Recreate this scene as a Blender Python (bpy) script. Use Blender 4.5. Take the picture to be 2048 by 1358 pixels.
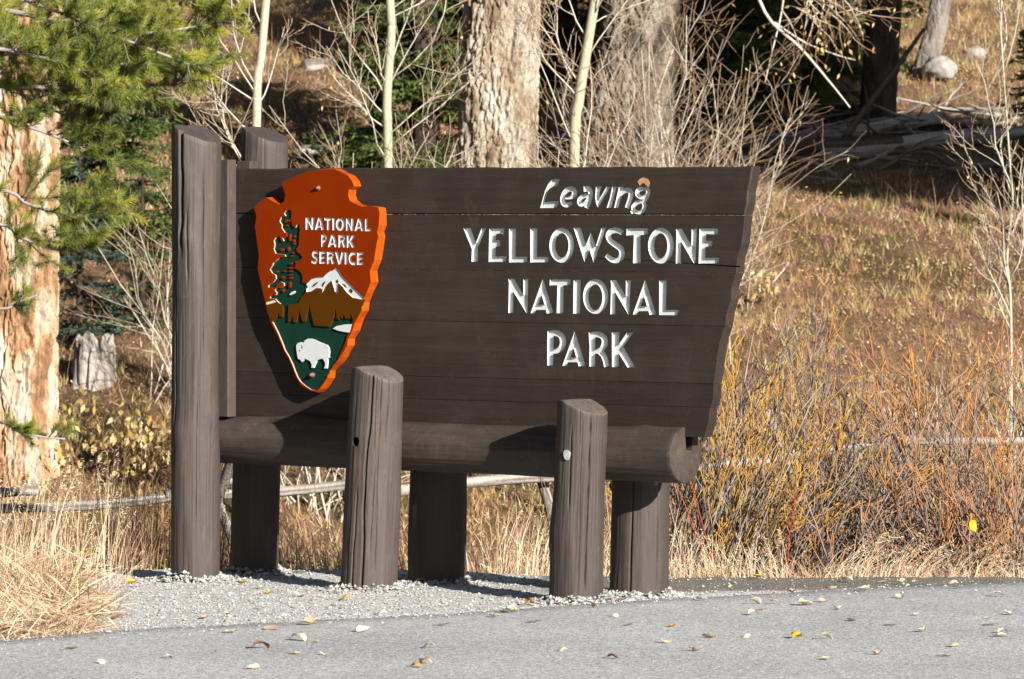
import bpy, bmesh, math, random
import numpy as np
from mathutils import Vector

for o in list(bpy.data.objects):
    bpy.data.objects.remove(o)
SC = bpy.context.scene
COL = SC.collection
random.seed(7)
RNG = np.random.default_rng(7)

# ------------------------------------------------------------------ camera
F, CX, HY, CH = 10000.0, 1024.0, 394.0, 1.97     # focal length, centre column, horizon row in photo pixels; eye height in metres
cam = bpy.data.cameras.new('camera')
cam_o = bpy.data.objects.new('camera', cam)
COL.objects.link(cam_o)
cam_o.location = (0, 0, CH)
cam_o.rotation_euler = (math.radians(90), 0, 0)
cam.sensor_width = 36.0
cam.lens = F / 2048 * 36.0
cam.shift_y = -(679.0 - HY) / 2048
cam.clip_start = 0.5
cam.clip_end = 600
cam.dof.use_dof = True
cam.dof.focus_distance = 25.0
cam.dof.aperture_fstop = 9.0
SC.camera = cam_o

# ------------------------------------------------------------------ light
SUN = Vector((1.434, -2.279, 1.0)).normalized()        # direction to the sun
ELEV = math.asin(SUN.z)
W = bpy.data.worlds.new('World')
SC.world = W
W.use_nodes = True
wn = W.node_tree
sky = wn.nodes.new('ShaderNodeTexSky')
sky.sky_type = 'NISHITA'
sky.sun_disc = False
sky.sun_elevation = ELEV
sky.sun_rotation = math.atan2(SUN.x, SUN.y)
wn.links.new(sky.outputs[0], wn.nodes['Background'].inputs[0])
wn.nodes['Background'].inputs[1].default_value = 0.05
sl = bpy.data.lights.new('sun', 'SUN')
sl.energy = 5.0
sl.angle = math.radians(0.53)
sl.color = (1.0, 0.94, 0.86)
so = bpy.data.objects.new('sun', sl)
COL.objects.link(so)
so.location = (8, -10, 12)
so.rotation_euler = SUN.to_track_quat('Z', 'Y').to_euler()
SC.view_settings.view_transform = 'Standard'
SC.view_settings.look = 'None'
SC.view_settings.gamma = 1.0
SC.view_settings.use_curve_mapping = False
SC.view_settings.exposure = 1.25
SC.render.engine = 'CYCLES'
SC.cycles.use_denoising = True
SC.cycles.max_bounces = 6
SC.cycles.transparent_max_bounces = 4

# ------------------------------------------------------------------ helpers
def P(px, py, Y):
    return np.array([(px - CX) / F * Y, Y, CH - (py - HY) / F * Y])

def sstep(a, b, x):
    t = np.clip((np.asarray(x, float) - a) / (b - a), 0, 1)
    return t * t * (3 - 2 * t)

def _h(ix, iy, s):
    n = (ix.astype(np.int64) * 374761393 + iy.astype(np.int64) * 668265263 + s * 974634777) & 0xFFFFFFFF
    n = ((n ^ (n >> 13)) * 1274126177) & 0xFFFFFFFF
    n = ((n ^ (n >> 16)) * 2246822519) & 0xFFFFFFFF
    return ((n ^ (n >> 15)) & 0xFFFFFF) / float(0xFFFFFF)

def vnoise(x, y, s=0):
    x = np.asarray(x, float); y = np.asarray(y, float)
    x, y = np.broadcast_arrays(x, y)
    ix = np.floor(x); iy = np.floor(y)
    fx = x - ix; fy = y - iy
    fx = fx * fx * (3 - 2 * fx); fy = fy * fy * (3 - 2 * fy)
    a = _h(ix, iy, s); b = _h(ix + 1, iy, s); c = _h(ix, iy + 1, s); d = _h(ix + 1, iy + 1, s)
    return (a + (b - a) * fx) * (1 - fy) + (c + (d - c) * fx) * fy

def fbm(x, y, s=0, o=4):
    t = 0; a = 0.5; n = 0
    for k in range(o):
        t = t + a * vnoise(x, y, s + k); n += a
        x = np.asarray(x) * 2.03 + 3.1; y = np.asarray(y) * 2.03 + 1.7; a *= 0.5
    return t / n

def norm(v):
    v = np.asarray(v, float)
    return v / np.maximum(np.linalg.norm(v, axis=-1, keepdims=True), 1e-9)

def make_mesh(name, V, faces, smooth=False, tint=None, mi=None):
    """faces: list of (n,3) or (n,4) int arrays"""
    me = bpy.data.meshes.new(name)
    V = np.asarray(V, np.float32).reshape(-1, 3)
    faces = [np.asarray(f, np.int32) for f in faces if len(f)]
    me.vertices.add(len(V)); me.vertices.foreach_set('co', V.ravel())
    nl = sum(f.size for f in faces); npoly = sum(len(f) for f in faces)
    me.loops.add(nl); me.polygons.add(npoly)
    me.loops.foreach_set('vertex_index', np.concatenate([f.ravel() for f in faces]))
    tot = np.concatenate([np.full(len(f), f.shape[1], np.int32) for f in faces])
    st = np.concatenate([[0], np.cumsum(tot)[:-1]]).astype(np.int32)
    me.polygons.foreach_set('loop_start', st)
    me.polygons.foreach_set('loop_total', tot)
    me.polygons.foreach_set('use_smooth', np.full(npoly, bool(smooth)))
    if mi is not None:
        me.polygons.foreach_set('material_index', np.asarray(mi, np.int32))
    if tint is not None:
        at = me.attributes.new('tint', 'FLOAT', 'POINT')
        at.data.foreach_set('value', np.asarray(tint, np.float32).ravel())
    me.update(calc_edges=True)
    return me

def ob(name, me, mats, parent=None, label=None, cat=None, group=None, kind=None, world=True):
    """links a mesh; world=True: its vertices are world coordinates, shifted into the parent's frame (unrotated parents)"""
    if not isinstance(mats, (list, tuple)):
        mats = [mats]
    for m in mats:
        me.materials.append(m)
    o = bpy.data.objects.new(name, me)
    COL.objects.link(o)
    if parent is not None:
        o.parent = parent
        if world:
            me.transform(__import__('mathutils').Matrix.Translation(-Vector(root_loc(parent))))
    tag(o, label, cat, group, kind)
    return o

def root_loc(p):
    v = Vector((0, 0, 0))
    while p is not None:
        v += p.location; p = p.parent
    return v

def tag(o, label=None, cat=None, group=None, kind=None):
    if label: o['label'] = label
    if cat: o['category'] = cat
    if group: o['group'] = group
    if kind: o['kind'] = kind

def thing(name, label, cat, loc, rz=0.0, group=None):
    o = bpy.data.objects.new(name, None)
    o.empty_display_size = 0.2
    COL.objects.link(o)
    o.location = [float(c) for c in loc]
    o.rotation_euler = (0, 0, rz)
    tag(o, label, cat, group)
    return o

def center_obj(o):
    """moves a one-mesh thing's origin to its base"""
    me = o.data
    co = np.empty(len(me.vertices) * 3, np.float32); me.vertices.foreach_get('co', co); co = co.reshape(-1, 3)
    c = (co.min(0) + co.max(0)) / 2; c[2] = co[:, 2].min()
    me.transform(__import__('mathutils').Matrix.Translation(Vector([-float(x) for x in c])))
    o.location = [float(x) for x in c]
    return o

# tubes: list of (points[n,3], radii[n], tint or None)
class Tubes:
    def __init__(self):
        self.g = {}
    def add(self, pts, rad, tint=0.5, sides=5):
        pts = np.asarray(pts, float); n = len(pts)
        rad = np.broadcast_to(np.asarray(rad, float), (n,))
        t = np.broadcast_to(np.asarray(tint, float), (n,))
        self.g.setdefault((n, sides), []).append((pts, rad, t))
    def mesh(self, name, smooth=True):
        VV, FF, TT, base = [], [], [], 0
        for (n, k), lst in self.g.items():
            Pp = np.stack([a[0] for a in lst]); R = np.stack([a[1] for a in lst]); T = np.stack([a[2] for a in lst])
            m = len(lst)
            tan = norm(np.gradient(Pp, axis=1))
            ov = norm(Pp[:, -1] - Pp[:, 0] + 1e-6)
            ref = np.where(np.abs(ov[:, 2:3]) > 0.8, np.array([[1.0, 0, 0]]), np.array([[0, 0, 1.0]]))
            ref = np.broadcast_to(ref[:, None, :], tan.shape)
            u = norm(np.cross(tan, ref)); v = np.cross(tan, u)
            a = np.arange(k) / k * 2 * math.pi
            ring = Pp[:, :, None, :] + R[:, :, None, None] * (u[:, :, None, :] * np.cos(a)[None, None, :, None] + v[:, :, None, :] * np.sin(a)[None, None, :, None])
            VV.append(ring.reshape(-1, 3)); TT.append(np.repeat(T.reshape(-1), k))
            idx = np.arange(m * n * k).reshape(m, n, k) + base
            q = np.stack([idx[:, :-1, :], np.roll(idx, -1, 2)[:, :-1, :], np.roll(idx, -1, 2)[:, 1:, :], idx[:, 1:, :]], -1).reshape(-1, 4)
            FF.append(q[:, ::-1])
            # end caps as fans of the ring (triangles / quads)
            for e in (0, n - 1):
                r = idx[:, e, :]
                for j in range(1, k - 1):
                    tri = np.stack([r[:, 0], r[:, j], r[:, j + 1]], -1)
                    FF.append(tri if e == 0 else tri[:, ::-1])
            base += m * n * k
        f4 = [f for f in FF if f.shape[1] == 4]; f3 = [f for f in FF if f.shape[1] == 3]
        faces = [np.concatenate(f4)] + ([np.concatenate(f3)] if f3 else [])
        return make_mesh(name, np.concatenate(VV), faces, smooth, np.concatenate(TT))

def cards(Pp, D, N, L, Wd, tint, shape='leaf'):
    """flat little leaves/needles: base point, direction, normal, length, width"""
    Pp = np.asarray(Pp, float); D = norm(D); S = norm(np.cross(D, N)); n = len(Pp)
    L = np.broadcast_to(np.asarray(L, float), (n,))[:, None]; Wd = np.broadcast_to(np.asarray(Wd, float), (n,))[:, None]
    tint = np.broadcast_to(np.asarray(tint, float), (n,))
    if shape == 't':
        V = np.stack([Pp - S * Wd * 0.5, Pp + S * Wd * 0.5, Pp + D * L], 1)
        return V.reshape(-1, 3), np.arange(n * 3).reshape(-1, 3), np.repeat(tint, 3)
    if shape == 'leaf':
        V = np.stack([Pp, Pp + D * L * 0.45 + S * Wd * 0.5, Pp + D * L, Pp + D * L * 0.45 - S * Wd * 0.5], 1)
    else:
        V = np.stack([Pp - S * Wd * 0.5, Pp + S * Wd * 0.5, Pp + D * L + S * Wd * 0.2, Pp + D * L - S * Wd * 0.2], 1)
    return V.reshape(-1, 3), np.arange(n * 4).reshape(-1, 4), np.repeat(tint, 4)

def blades(Pp, H, lean, Wd, tint, tseg=(0, 0.35, 0.7, 1.0)):
    """curved grass blades; lean is a (n,3) vector added at the tip with t^2"""
    Pp = np.asarray(Pp, float); n = len(Pp)
    H = np.broadcast_to(np.asarray(H, float), (n,)); Wd = np.broadcast_to(np.asarray(Wd, float), (n,))
    lean = np.asarray(lean, float)
    az = RNG.uniform(0, 2 * math.pi, n)
    S = np.stack([np.cos(az), np.sin(az) * 0.4, np.zeros(n)], -1)
    vs = []
    for t in tseg:
        c = Pp + lean * (t ** 1.8) + np.array([0, 0, 1.0]) * (H * t * (1 - 0.25 * t * np.minimum(1, np.linalg.norm(lean, axis=1) / np.maximum(H, 1e-4))))[:, None]
        w = (Wd * (1 - t) ** 0.6)[:, None] * 0.5
        if t < 1:
            vs += [c - S * w, c + S * w]
        else:
            vs += [c]
    V = np.stack(vs, 1); k = V.shape[1]
    b = np.arange(n)[:, None] * k
    q = np.concatenate([b + np.array([[2 * i, 2 * i + 1, 2 * i + 3, 2 * i + 2]]) for i in range(len(tseg) - 2)])
    tr = b + np.array([[k - 3, k - 2, k - 1]])
    return V.reshape(-1, 3), q, tr, np.repeat(np.broadcast_to(np.asarray(tint, float), (n,)), k)

class Soup:
    def __init__(self):
        self.V, self.F4, self.F3, self.T, self.n = [], [], [], [], 0
    def add(self, V, F4=None, F3=None, T=None):
        if F4 is not None: self.F4.append(np.asarray(F4) + self.n)
        if F3 is not None: self.F3.append(np.asarray(F3) + self.n)
        self.V.append(V); self.T.append(np.broadcast_to(T, (len(V),)) if T is not None else np.zeros(len(V)))
        self.n += len(V)
    def cards(self, *a, **k):
        V, f, t = cards(*a, **k)
        if f.shape[1] == 4: self.add(V, f, None, t)
        else: self.add(V, None, f, t)
    def blades(self, *a, **k):
        V, q, tr, t = blades(*a, **k); self.add(V, q, tr, t)
    def mesh(self, name, smooth=False):
        fs = []
        if self.F4: fs.append(np.concatenate(self.F4))
        if self.F3: fs.append(np.concatenate(self.F3))
        return make_mesh(name, np.concatenate(self.V), fs, smooth, np.concatenate(self.T))

# ------------------------------------------------------------------ materials
def mat_base(name, rough=0.8, spec=0.3):
    m = bpy.data.materials.new(name); m.use_nodes = True
    nt = m.node_tree; b = nt.nodes['Principled BSDF']
    b.inputs['Roughness'].default_value = rough
    b.inputs['Specular IOR Level'].default_value = spec
    return m, nt, b

def ramp(nt, fac, stops, interp='LINEAR'):
    r = nt.nodes.new('ShaderNodeValToRGB'); cr = r.color_ramp; cr.interpolation = interp
    while len(cr.elements) < len(stops): cr.elements.new(0.5)
    while len(cr.elements) > len(stops): cr.elements.remove(cr.elements[-1])
    for e, (p, c) in zip(cr.elements, stops):
        e.position = p; e.color = (*c, 1) if len(c) == 3 else c
    if fac is not None: nt.links.new(fac, r.inputs[0])
    return r.outputs[0]

def coords(nt, scale=(1, 1, 1), kind='Object'):
    tc = nt.nodes.new('ShaderNodeTexCoord'); mp = nt.nodes.new('ShaderNodeMapping')
    mp.inputs['Scale'].default_value = scale
    nt.links.new(tc.outputs[kind], mp.inputs[0])
    return mp.outputs[0]

def noise(nt, vec, scale, detail=5, rough=0.6, dist=0.0):
    n = nt.nodes.new('ShaderNodeTexNoise')
    n.inputs['Scale'].default_value = scale; n.inputs['Detail'].default_value = detail
    n.inputs['Roughness'].default_value = rough; n.inputs['Distortion'].default_value = dist
    if vec is not None: nt.links.new(vec, n.inputs['Vector'])
    return n.outputs[0]

def voro(nt, vec, scale, feature='F1', out=0, rand=1.0):
    n = nt.nodes.new('ShaderNodeTexVoronoi'); n.feature = feature
    n.inputs['Scale'].default_value = scale; n.inputs['Randomness'].default_value = rand
    if vec is not None: nt.links.new(vec, n.inputs['Vector'])
    return n.outputs[out]

def mixc(nt, fac, a, b, mode='MIX'):
    m = nt.nodes.new('ShaderNodeMix'); m.data_type = 'RGBA'; m.blend_type = mode
    for s, v in ((m.inputs[0], fac), (m.inputs[6], a), (m.inputs[7], b)):
        if isinstance(v, (int, float)): s.default_value = v
        elif isinstance(v, tuple): s.default_value = (*v, 1)
        else: nt.links.new(v, s)
    return m.outputs[2]

def math_n(nt, op, a, b=None, clamp=False):
    m = nt.nodes.new('ShaderNodeMath'); m.operation = op; m.use_clamp = clamp
    for s, v in zip(m.inputs, (a, b)):
        if v is None: continue
        if isinstance(v, (int, float)): s.default_value = v
        else: nt.links.new(v, s)
    return m.outputs[0]

def bump(nt, b, h, strength=0.5, dist=0.01):
    n = nt.nodes.new('ShaderNodeBump'); n.inputs['Strength'].default_value = strength; n.inputs['Distance'].default_value = dist
    nt.links.new(h, n.inputs['Height']); nt.links.new(n.outputs[0], b.inputs['Normal'])

def attr(nt, name='tint'):
    a = nt.nodes.new('ShaderNodeAttribute'); a.attribute_name = name
    return a.outputs['Fac']

def tint_mat(name, stops, rough=0.7, spec=0.25, transl=0.0, noise_amt=0.0):
    m, nt, b = mat_base(name, rough, spec)
    c = ramp(nt, attr(nt), stops)
    if noise_amt:
        n = noise(nt, coords(nt), 40.0, 3)
        c = mixc(nt, noise_amt, c, ramp(nt, n, [(0.3, (0.25, 0.25, 0.25)), (0.7, (1, 1, 1))]), 'MULTIPLY')
    nt.links.new(c, b.inputs['Base Color'])
    if transl:
        tr = nt.nodes.new('ShaderNodeBsdfTranslucent'); nt.links.new(c, tr.inputs[0])
        mx = nt.nodes.new('ShaderNodeMixShader'); mx.inputs[0].default_value = transl
        nt.links.new(b.outputs[0], mx.inputs[1]); nt.links.new(tr.outputs[0], mx.inputs[2])
        nt.links.new(mx.outputs[0], nt.nodes['Material Output'].inputs[0])
    return m

def painted_wood(name, c0, c1, wear, grain, rough=0.62):
    """brown stain on timber; grain = scale vector, short along the fibres"""
    m, nt, b = mat_base(name, rough, 0.35)
    v = coords(nt, grain)
    n1 = noise(nt, v, 1.0, 8, 0.65, 0.3)
    n2 = noise(nt, coords(nt), 5.0, 5, 0.6)
    c = ramp(nt, n1, [(0.3, c0), (0.7, c1)])
    c = mixc(nt, math_n(nt, 'MULTIPLY', ramp(nt, n2, [(0.52, (0, 0, 0)), (0.75, (1, 1, 1))]), 0.35), c, wear)
    sp = ramp(nt, noise(nt, coords(nt), 46.0, 6, 0.75), [(0.66, (0, 0, 0)), (0.72, (1, 1, 1))])
    c = mixc(nt, math_n(nt, 'MULTIPLY', sp, 0.4), c, tuple(min(1, x * 2.2) for x in wear))
    sm_ = ramp(nt, noise(nt, coords(nt, (2, 2, 0.7)), 7.0, 7, 0.75, 1.5), [(0.56, (0, 0, 0)), (0.70, (1, 1, 1))])
    c = mixc(nt, math_n(nt, 'MULTIPLY', sm_, 0.45), c, tuple(x * 1.25 for x in wear))
    oi = nt.nodes.new('ShaderNodeObjectInfo')
    c = mixc(nt, 1.0, c, ramp(nt, oi.outputs['Random'], [(0.0, (0.86, 0.85, 0.84)), (1.0, (1.12, 1.12, 1.13))]), 'MULTIPLY')
    nt.links.new(c, b.inputs['Base Color'])
    r = ramp(nt, n2, [(0.3, (rough - 0.1,) * 3), (0.7, (rough + 0.15,) * 3)])
    nt.links.new(r, b.inputs['Roughness'])
    bump(nt, b, math_n(nt, 'ADD', n1, math_n(nt, 'MULTIPLY', noise(nt, v, 3.5, 6, 0.7), 0.5)), 0.6, 0.006)
    return m

M = {}
M['post'] = painted_wood('brown_stained_post', (0.052, 0.0405, 0.0345), (0.076, 0.061, 0.053), (0.112, 0.096, 0.086), (38, 38, 2.2))
M['post_top'] = painted_wood('weathered_post_top', (0.085, 0.068, 0.058), (0.16, 0.135, 0.118), (0.22, 0.19, 0.165), (30, 30, 30))
M['plank'] = painted_wood('dark_brown_plank_paint', (0.021, 0.0145, 0.0105), (0.035, 0.025, 0.0185), (0.050, 0.038, 0.030), (1.6, 30, 30), 0.6)
M['log'] = painted_wood('dark_brown_log_stain', (0.034, 0.0245, 0.0185), (0.064, 0.048, 0.038), (0.105, 0.087, 0.068), (2.2, 34, 34))

def flat_paint(name, col, rough=0.45, var=0.12, sc=14, spec=0.4):
    m, nt, b = mat_base(name, rough, spec)
    n = noise(nt, coords(nt), sc, 5, 0.6)
    lo = tuple(c * (1 - var) for c in col); hi = tuple(min(1, c * (1 + var)) for c in col)
    nt.links.new(ramp(nt, n, [(0.3, lo), (0.7, hi)]), b.inputs['Base Color'])
    bump(nt, b, noise(nt, coords(nt), sc * 6, 3), 0.12, 0.002)
    return m
M['white'] = flat_paint('white_letter_paint', (0.60, 0.635, 0.64), 0.5, 0.05)
M['orange'] = flat_paint('orange_brown_paint', (0.205, 0.0215, 0.0005), 0.6, 0.07, 8, 0.06)
M['rim'] = flat_paint('orange_rim_sunlit_tone', (0.40, 0.066, 0.003), 0.5, 0.2, 20, 0.2)  # lighter than the face: sun on the sides is put into the colour
M['green'] = flat_paint('dark_green_paint', (0.006, 0.034, 0.022), 0.6, 0.08, 8, 0.06)
M['brown'] = flat_paint('ochre_brown_paint', (0.085, 0.028, 0.0012), 0.6, 0.07, 8, 0.06)
M['pale'] = flat_paint('pale_routed_edge', (0.62, 0.40, 0.28), 0.6, 0.15, 30)
M['filler'] = flat_paint('whitish_filler', (0.34, 0.36, 0.37), 0.7, 0.3, 60)
M['tan'] = flat_paint('tan_wood_lit_crescent', (0.50, 0.27, 0.14), 0.7, 0.25, 60)
M['darkwood'] = flat_paint('dark_exposed_wood', (0.02, 0.012, 0.01), 0.8, 0.3, 60)
M['metal'] = flat_paint('rusty_bolt_metal', (0.16, 0.09, 0.06), 0.5, 0.3, 80)
# ------------------------------------------------------------------ terrain
def veg_edge(X):
    return 26.55 - 0.50 * sstep(-0.9, 0.7, X)

def terrain(X, Y):
    X = np.asarray(X, float); Y = np.asarray(Y, float)
    e = veg_edge(X)
    d = Y - e
    drop = -0.03 - 0.85 * sstep(0.05, 2.6, d)
    # long hillside, a little higher on the left
    r = np.maximum(0, Y - 34.0)
    hill = 0.25 * (np.sqrt(r * r + 1.2) - 1.1) * sstep(0, 0.8, r) + 0.006 * r * (X * -0.25)
    bumps = (fbm(X * 0.55, Y * 0.55, 11, 4) - 0.5) * 0.38 * sstep(0.6, 3.5, d) + (fbm(X * 2.2, Y * 2.2, 17, 3) - 0.5) * 0.12 * sstep(0.2, 1.5, d)
    far = np.maximum(0, Y - 70)
    return drop + hill + bumps - 0.0012 * far * far

def G(px, py, y0=20.0, y1=75.0):
    """the point where the photo ray meets the terrain"""
    Y = np.arange(y0, y1, 0.02)
    X = (px - CX) / F * Y; Z = CH - (py - HY) / F * Y
    k = np.nonzero(Z <= terrain(X, Y))[0]
    i = k[0] if len(k) else len(Y) - 1
    return np.array([X[i], Y[i], terrain(X[i], Y[i])])

def on_ground(px, Y):
    X = (px - CX) / F * Y
    return np.array([X, Y, float(terrain(X, Y))])

def grid_mesh(name, xs, ys, zf):
    Xg, Yg = np.meshgrid(xs, ys)
    V = np.stack([Xg, Yg, zf(Xg, Yg)], -1).reshape(-1, 3)
    nx, ny = len(xs), len(ys)
    i = np.arange(nx * ny).reshape(ny, nx)
    q = np.stack([i[:-1, :-1], i[:-1, 1:], i[1:, 1:], i[1:, :-1]], -1).reshape(-1, 4)
    return make_mesh(name, V, [q], True)

# hillside ground
m, nt, b = mat_base('hillside_soil', 0.95, 0.1)
v = coords(nt)
n1 = noise(nt, v, 0.55, 6, 0.65); n2 = noise(nt, v, 9.0, 8, 0.75)
c = ramp(nt, n2, [(0.25, (0.11, 0.062, 0.034)), (0.45, (0.20, 0.122, 0.068)), (0.6, (0.29, 0.185, 0.105)), (0.8, (0.38, 0.26, 0.15))])
SHADE_ZONE = (3.3, 49.3, 3.0, 1.45)      # dark shade round the logs painted into the soil: centre and radii
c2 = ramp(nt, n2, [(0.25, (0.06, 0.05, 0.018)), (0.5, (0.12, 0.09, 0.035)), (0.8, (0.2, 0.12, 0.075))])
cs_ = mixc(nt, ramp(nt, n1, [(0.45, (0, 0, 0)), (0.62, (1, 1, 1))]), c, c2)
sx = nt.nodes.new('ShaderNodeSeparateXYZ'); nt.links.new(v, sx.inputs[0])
ex_ = math_n(nt, 'DIVIDE', math_n(nt, 'SUBTRACT', sx.outputs['X'], SHADE_ZONE[0]), SHADE_ZONE[2]); ey_ = math_n(nt, 'DIVIDE', math_n(nt, 'SUBTRACT', sx.outputs['Y'], SHADE_ZONE[1]), SHADE_ZONE[3])
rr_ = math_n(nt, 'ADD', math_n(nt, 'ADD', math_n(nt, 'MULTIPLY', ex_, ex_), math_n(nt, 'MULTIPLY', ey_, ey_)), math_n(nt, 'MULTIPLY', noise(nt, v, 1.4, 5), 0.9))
shade_c = ramp(nt, n2, [(0.3, (0.02, 0.014, 0.010)), (0.7, (0.055, 0.038, 0.026))])
nt.links.new(mixc(nt, ramp(nt, rr_, [(0.85, (1, 1, 1)), (1.0, (0, 0, 0))]), cs_, shade_c), b.inputs['Base Color'])
bump(nt, b, n2, 0.9, 0.06)
M['soil'] = m
xs = np.concatenate([np.arange(-40, -9, 1.0), np.arange(-9, 9, 0.18), np.arange(9, 41, 1.0)])
ys = np.concatenate([np.arange(20.0, 62, 0.18), np.arange(62, 170, 1.2)])
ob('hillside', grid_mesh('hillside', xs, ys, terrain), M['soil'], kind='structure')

# gravel shoulder
EDGE = [(-12, 15.3), (-3.2, 21.45), (-2.26, 22.1), (-1.76, 22.7), (-0.29, 23.56), (0.67, 24.35), (1.69, 25.02), (2.62, 25.45), (4.5, 26.3), (12, 29.9)]
def road_edge(X):
    return np.interp(X, [e[0] for e in EDGE], [e[1] for e in EDGE]) + (fbm(np.asarray(X) * 6, 0.3, 5, 3) - 0.5) * 0.10

MOUNDS = []     # filled by the posts: (x, y, height, radius)
def gravel_z(X, Y):
    z = 0.0 + (fbm(X * 3, Y * 3, 31, 3) - 0.5) * 0.012 + (fbm(X * 14, Y * 14, 37, 3) - 0.5) * 0.014
    z = z - 0.012 + 0.004 * np.exp(-((X + 0.9 - (Y - 25.2) * -0.9) / 1.5) ** 2 - ((Y - 25.1) / 0.5) ** 2)
    for (mx, my, mh, mr) in MOUNDS:
        z = z + mh * np.exp(-(((X - mx) ** 2 + (Y - my) ** 2) / mr ** 2) ** 1.3)
    e = veg_edge(X)
    z = z - 0.30 * sstep(0.02, 0.55, Y - e)
    z = z + 0.010 * np.exp(-((Y - road_edge(X)) / 0.15) ** 2) - 0.06 * sstep(0.0, -0.12, Y - road_edge(X) + 0.02)
    return z

# asphalt
m, nt, b = mat_base('grey_asphalt', 0.85, 0.3)
v = coords(nt)
vo = voro(nt, v, 110.0, 'F1', 1); hs = nt.nodes.new('ShaderNodeSeparateColor'); nt.links.new(vo, hs.inputs[0])
ag = ramp(nt, hs.outputs[0], [(0.0, (0.21, 0.21, 0.212)), (0.3, (0.40, 0.40, 0.40)), (0.75, (0.55, 0.55, 0.545)), (0.9, (0.68, 0.675, 0.665)), (1.0, (0.88, 0.875, 0.86))])
big = ramp(nt, noise(nt, v, 0.9, 5, 0.6), [(0.3, (0.88, 0.88, 0.885)), (0.7, (1.14, 1.135, 1.12))])
nt.links.new(mixc(nt, 1.0, ag, big, 'MULTIPLY'), b.inputs['Base Color'])
bump(nt, b, math_n(nt, 'ADD', voro(nt, v, 150.0), noise(nt, v, 60, 4)), 0.5, 0.004)
M['asphalt'] = m
ex = np.concatenate([np.arange(-30, -4, 2.0), np.arange(-4, 5, 0.05), np.arange(5, 31, 2.0)])
ey = road_edge(ex)
rows = [ey, ey - 0.03, ey - 0.4, ey - 2.0, np.full_like(ey, 12.0), np.full_like(ey, 4.0), np.full_like(ey, -12.0)]
zz = [0.0, 0.009, 0.014, 0.018, 0.02, 0.02, 0.02]
V = np.concatenate([np.stack([ex, np.minimum(r, ey), np.full_like(ex, z)], -1) for r, z in zip(rows, zz)])
i = np.arange(len(V)).reshape(len(rows), len(ex))
q = np.stack([i[:-1, :-1], i[1:, :-1], i[1:, 1:], i[:-1, 1:]], -1).reshape(-1, 4)
ob('road', make_mesh('road', V, [q], True), M['asphalt'], kind='structure')

# ------------------------------------------------------------------ sign frame of reference
ANG = math.radians(36)
dv = np.array([math.cos(ANG), -math.sin(ANG), 0.0]); nv = np.array([-math.sin(ANG), -math.cos(ANG), 0.0])
ORG = np.array([(1000 - CX) / F * 25.0, 25.0, 0.0])
SIGN = thing('park_sign', 'big brown timber sign on log posts with orange arrowhead emblem and white lettering', 'sign', ORG, -ANG)

def S(px, py, off=0.0):
    """photo point -> (u, y, z) in the sign's frame on the plane standing off metres in front of the board face"""
    r = np.array([(px - CX) / F, 1.0, -(py - HY) / F]); c = np.array([0, 0, CH]) - ORG
    t = (off - c @ nv) / (r @ nv)
    p = c + r * t
    return np.array([p @ dv, -off, p[2]])

def zooms(x0, y0, sc):
    return lambda q: (x0 + q[0] / sc, y0 + q[1] / sc)
Z1 = zooms(1060, 340, 7.877); Z2 = zooms(920, 440, 7.314); Z3 = zooms(1190, 440, 7.314); Z4 = zooms(1000, 545, 5.389)
Z5 = zooms(520, 400, 5.658); Z6 = zooms(520, 570, 5.904); Z0 = zooms(480, 320, 2.829)

def uz(poly, Z, off=0.0):
    out = []
    for q in poly:
        p = S(*Z(q), off); out.append((p[0], p[2]))
    return out

def prism_bm(bm, poly, y0, y1, mi_front=0, mi_side=0, mi_back=0):
    a = sum(p[0] * q[1] - q[0] * p[1] for p, q in zip(poly, poly[1:] + poly[:1]))
    if a < 0: poly = poly[::-1]
    f = [bm.verts.new((u, y0, z)) for u, z in poly]; k = [bm.verts.new((u, y1, z)) for u, z in poly]
    n = len(poly)
    fr = bm.faces.new(f); fr.material_index = mi_front
    bk = bm.faces.new(k[::-1]); bk.material_index = mi_back
    for i in range(n):
        s = bm.faces.new((f[i], k[i], k[(i + 1) % n], f[(i + 1) % n])); s.material_index = mi_side
    return f, k

def catmull(pts, n=5, closed=False):
    pts = [np.array(p, float) for p in pts]; m = len(pts); out = []
    rng = range(m) if closed else range(m - 1)
    for i in rng:
        g = (lambda j: pts[j % m]) if closed else (lambda j: pts[min(max(j, 0), m - 1)])
        p0, p1, p2, p3 = g(i - 1), g(i), g(i + 1), g(i + 2)
        for k in range(n):
            t = k / n
            out.append(0.5 * ((2 * p1) + (-p0 + p2) * t + (2 * p0 - 5 * p1 + 4 * p2 - p3) * t * t + (-p0 + 3 * p1 - 3 * p2 + p3) * t ** 3))
    if not closed: out.append(pts[-1])
    return np.array(out)

def ribbon_rings(pts, w, closed=False, n=4):
    """stroke of width w along a smoothed path -> left and right rims"""
    c = catmull(pts, n, closed)
    t = np.roll(c, -1, 0) - np.roll(c, 1, 0) if closed else np.gradient(c, axis=0)
    t = norm(t); nn = np.stack([-t[:, 1], t[:, 0]], -1)
    w = np.asarray(w, float)
    if w.ndim: w = np.interp(np.linspace(0, 1, len(c)), np.linspace(0, 1, len(w)), w)[:, None]
    return c + nn * w * 0.5, c - nn * w * 0.5

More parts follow.
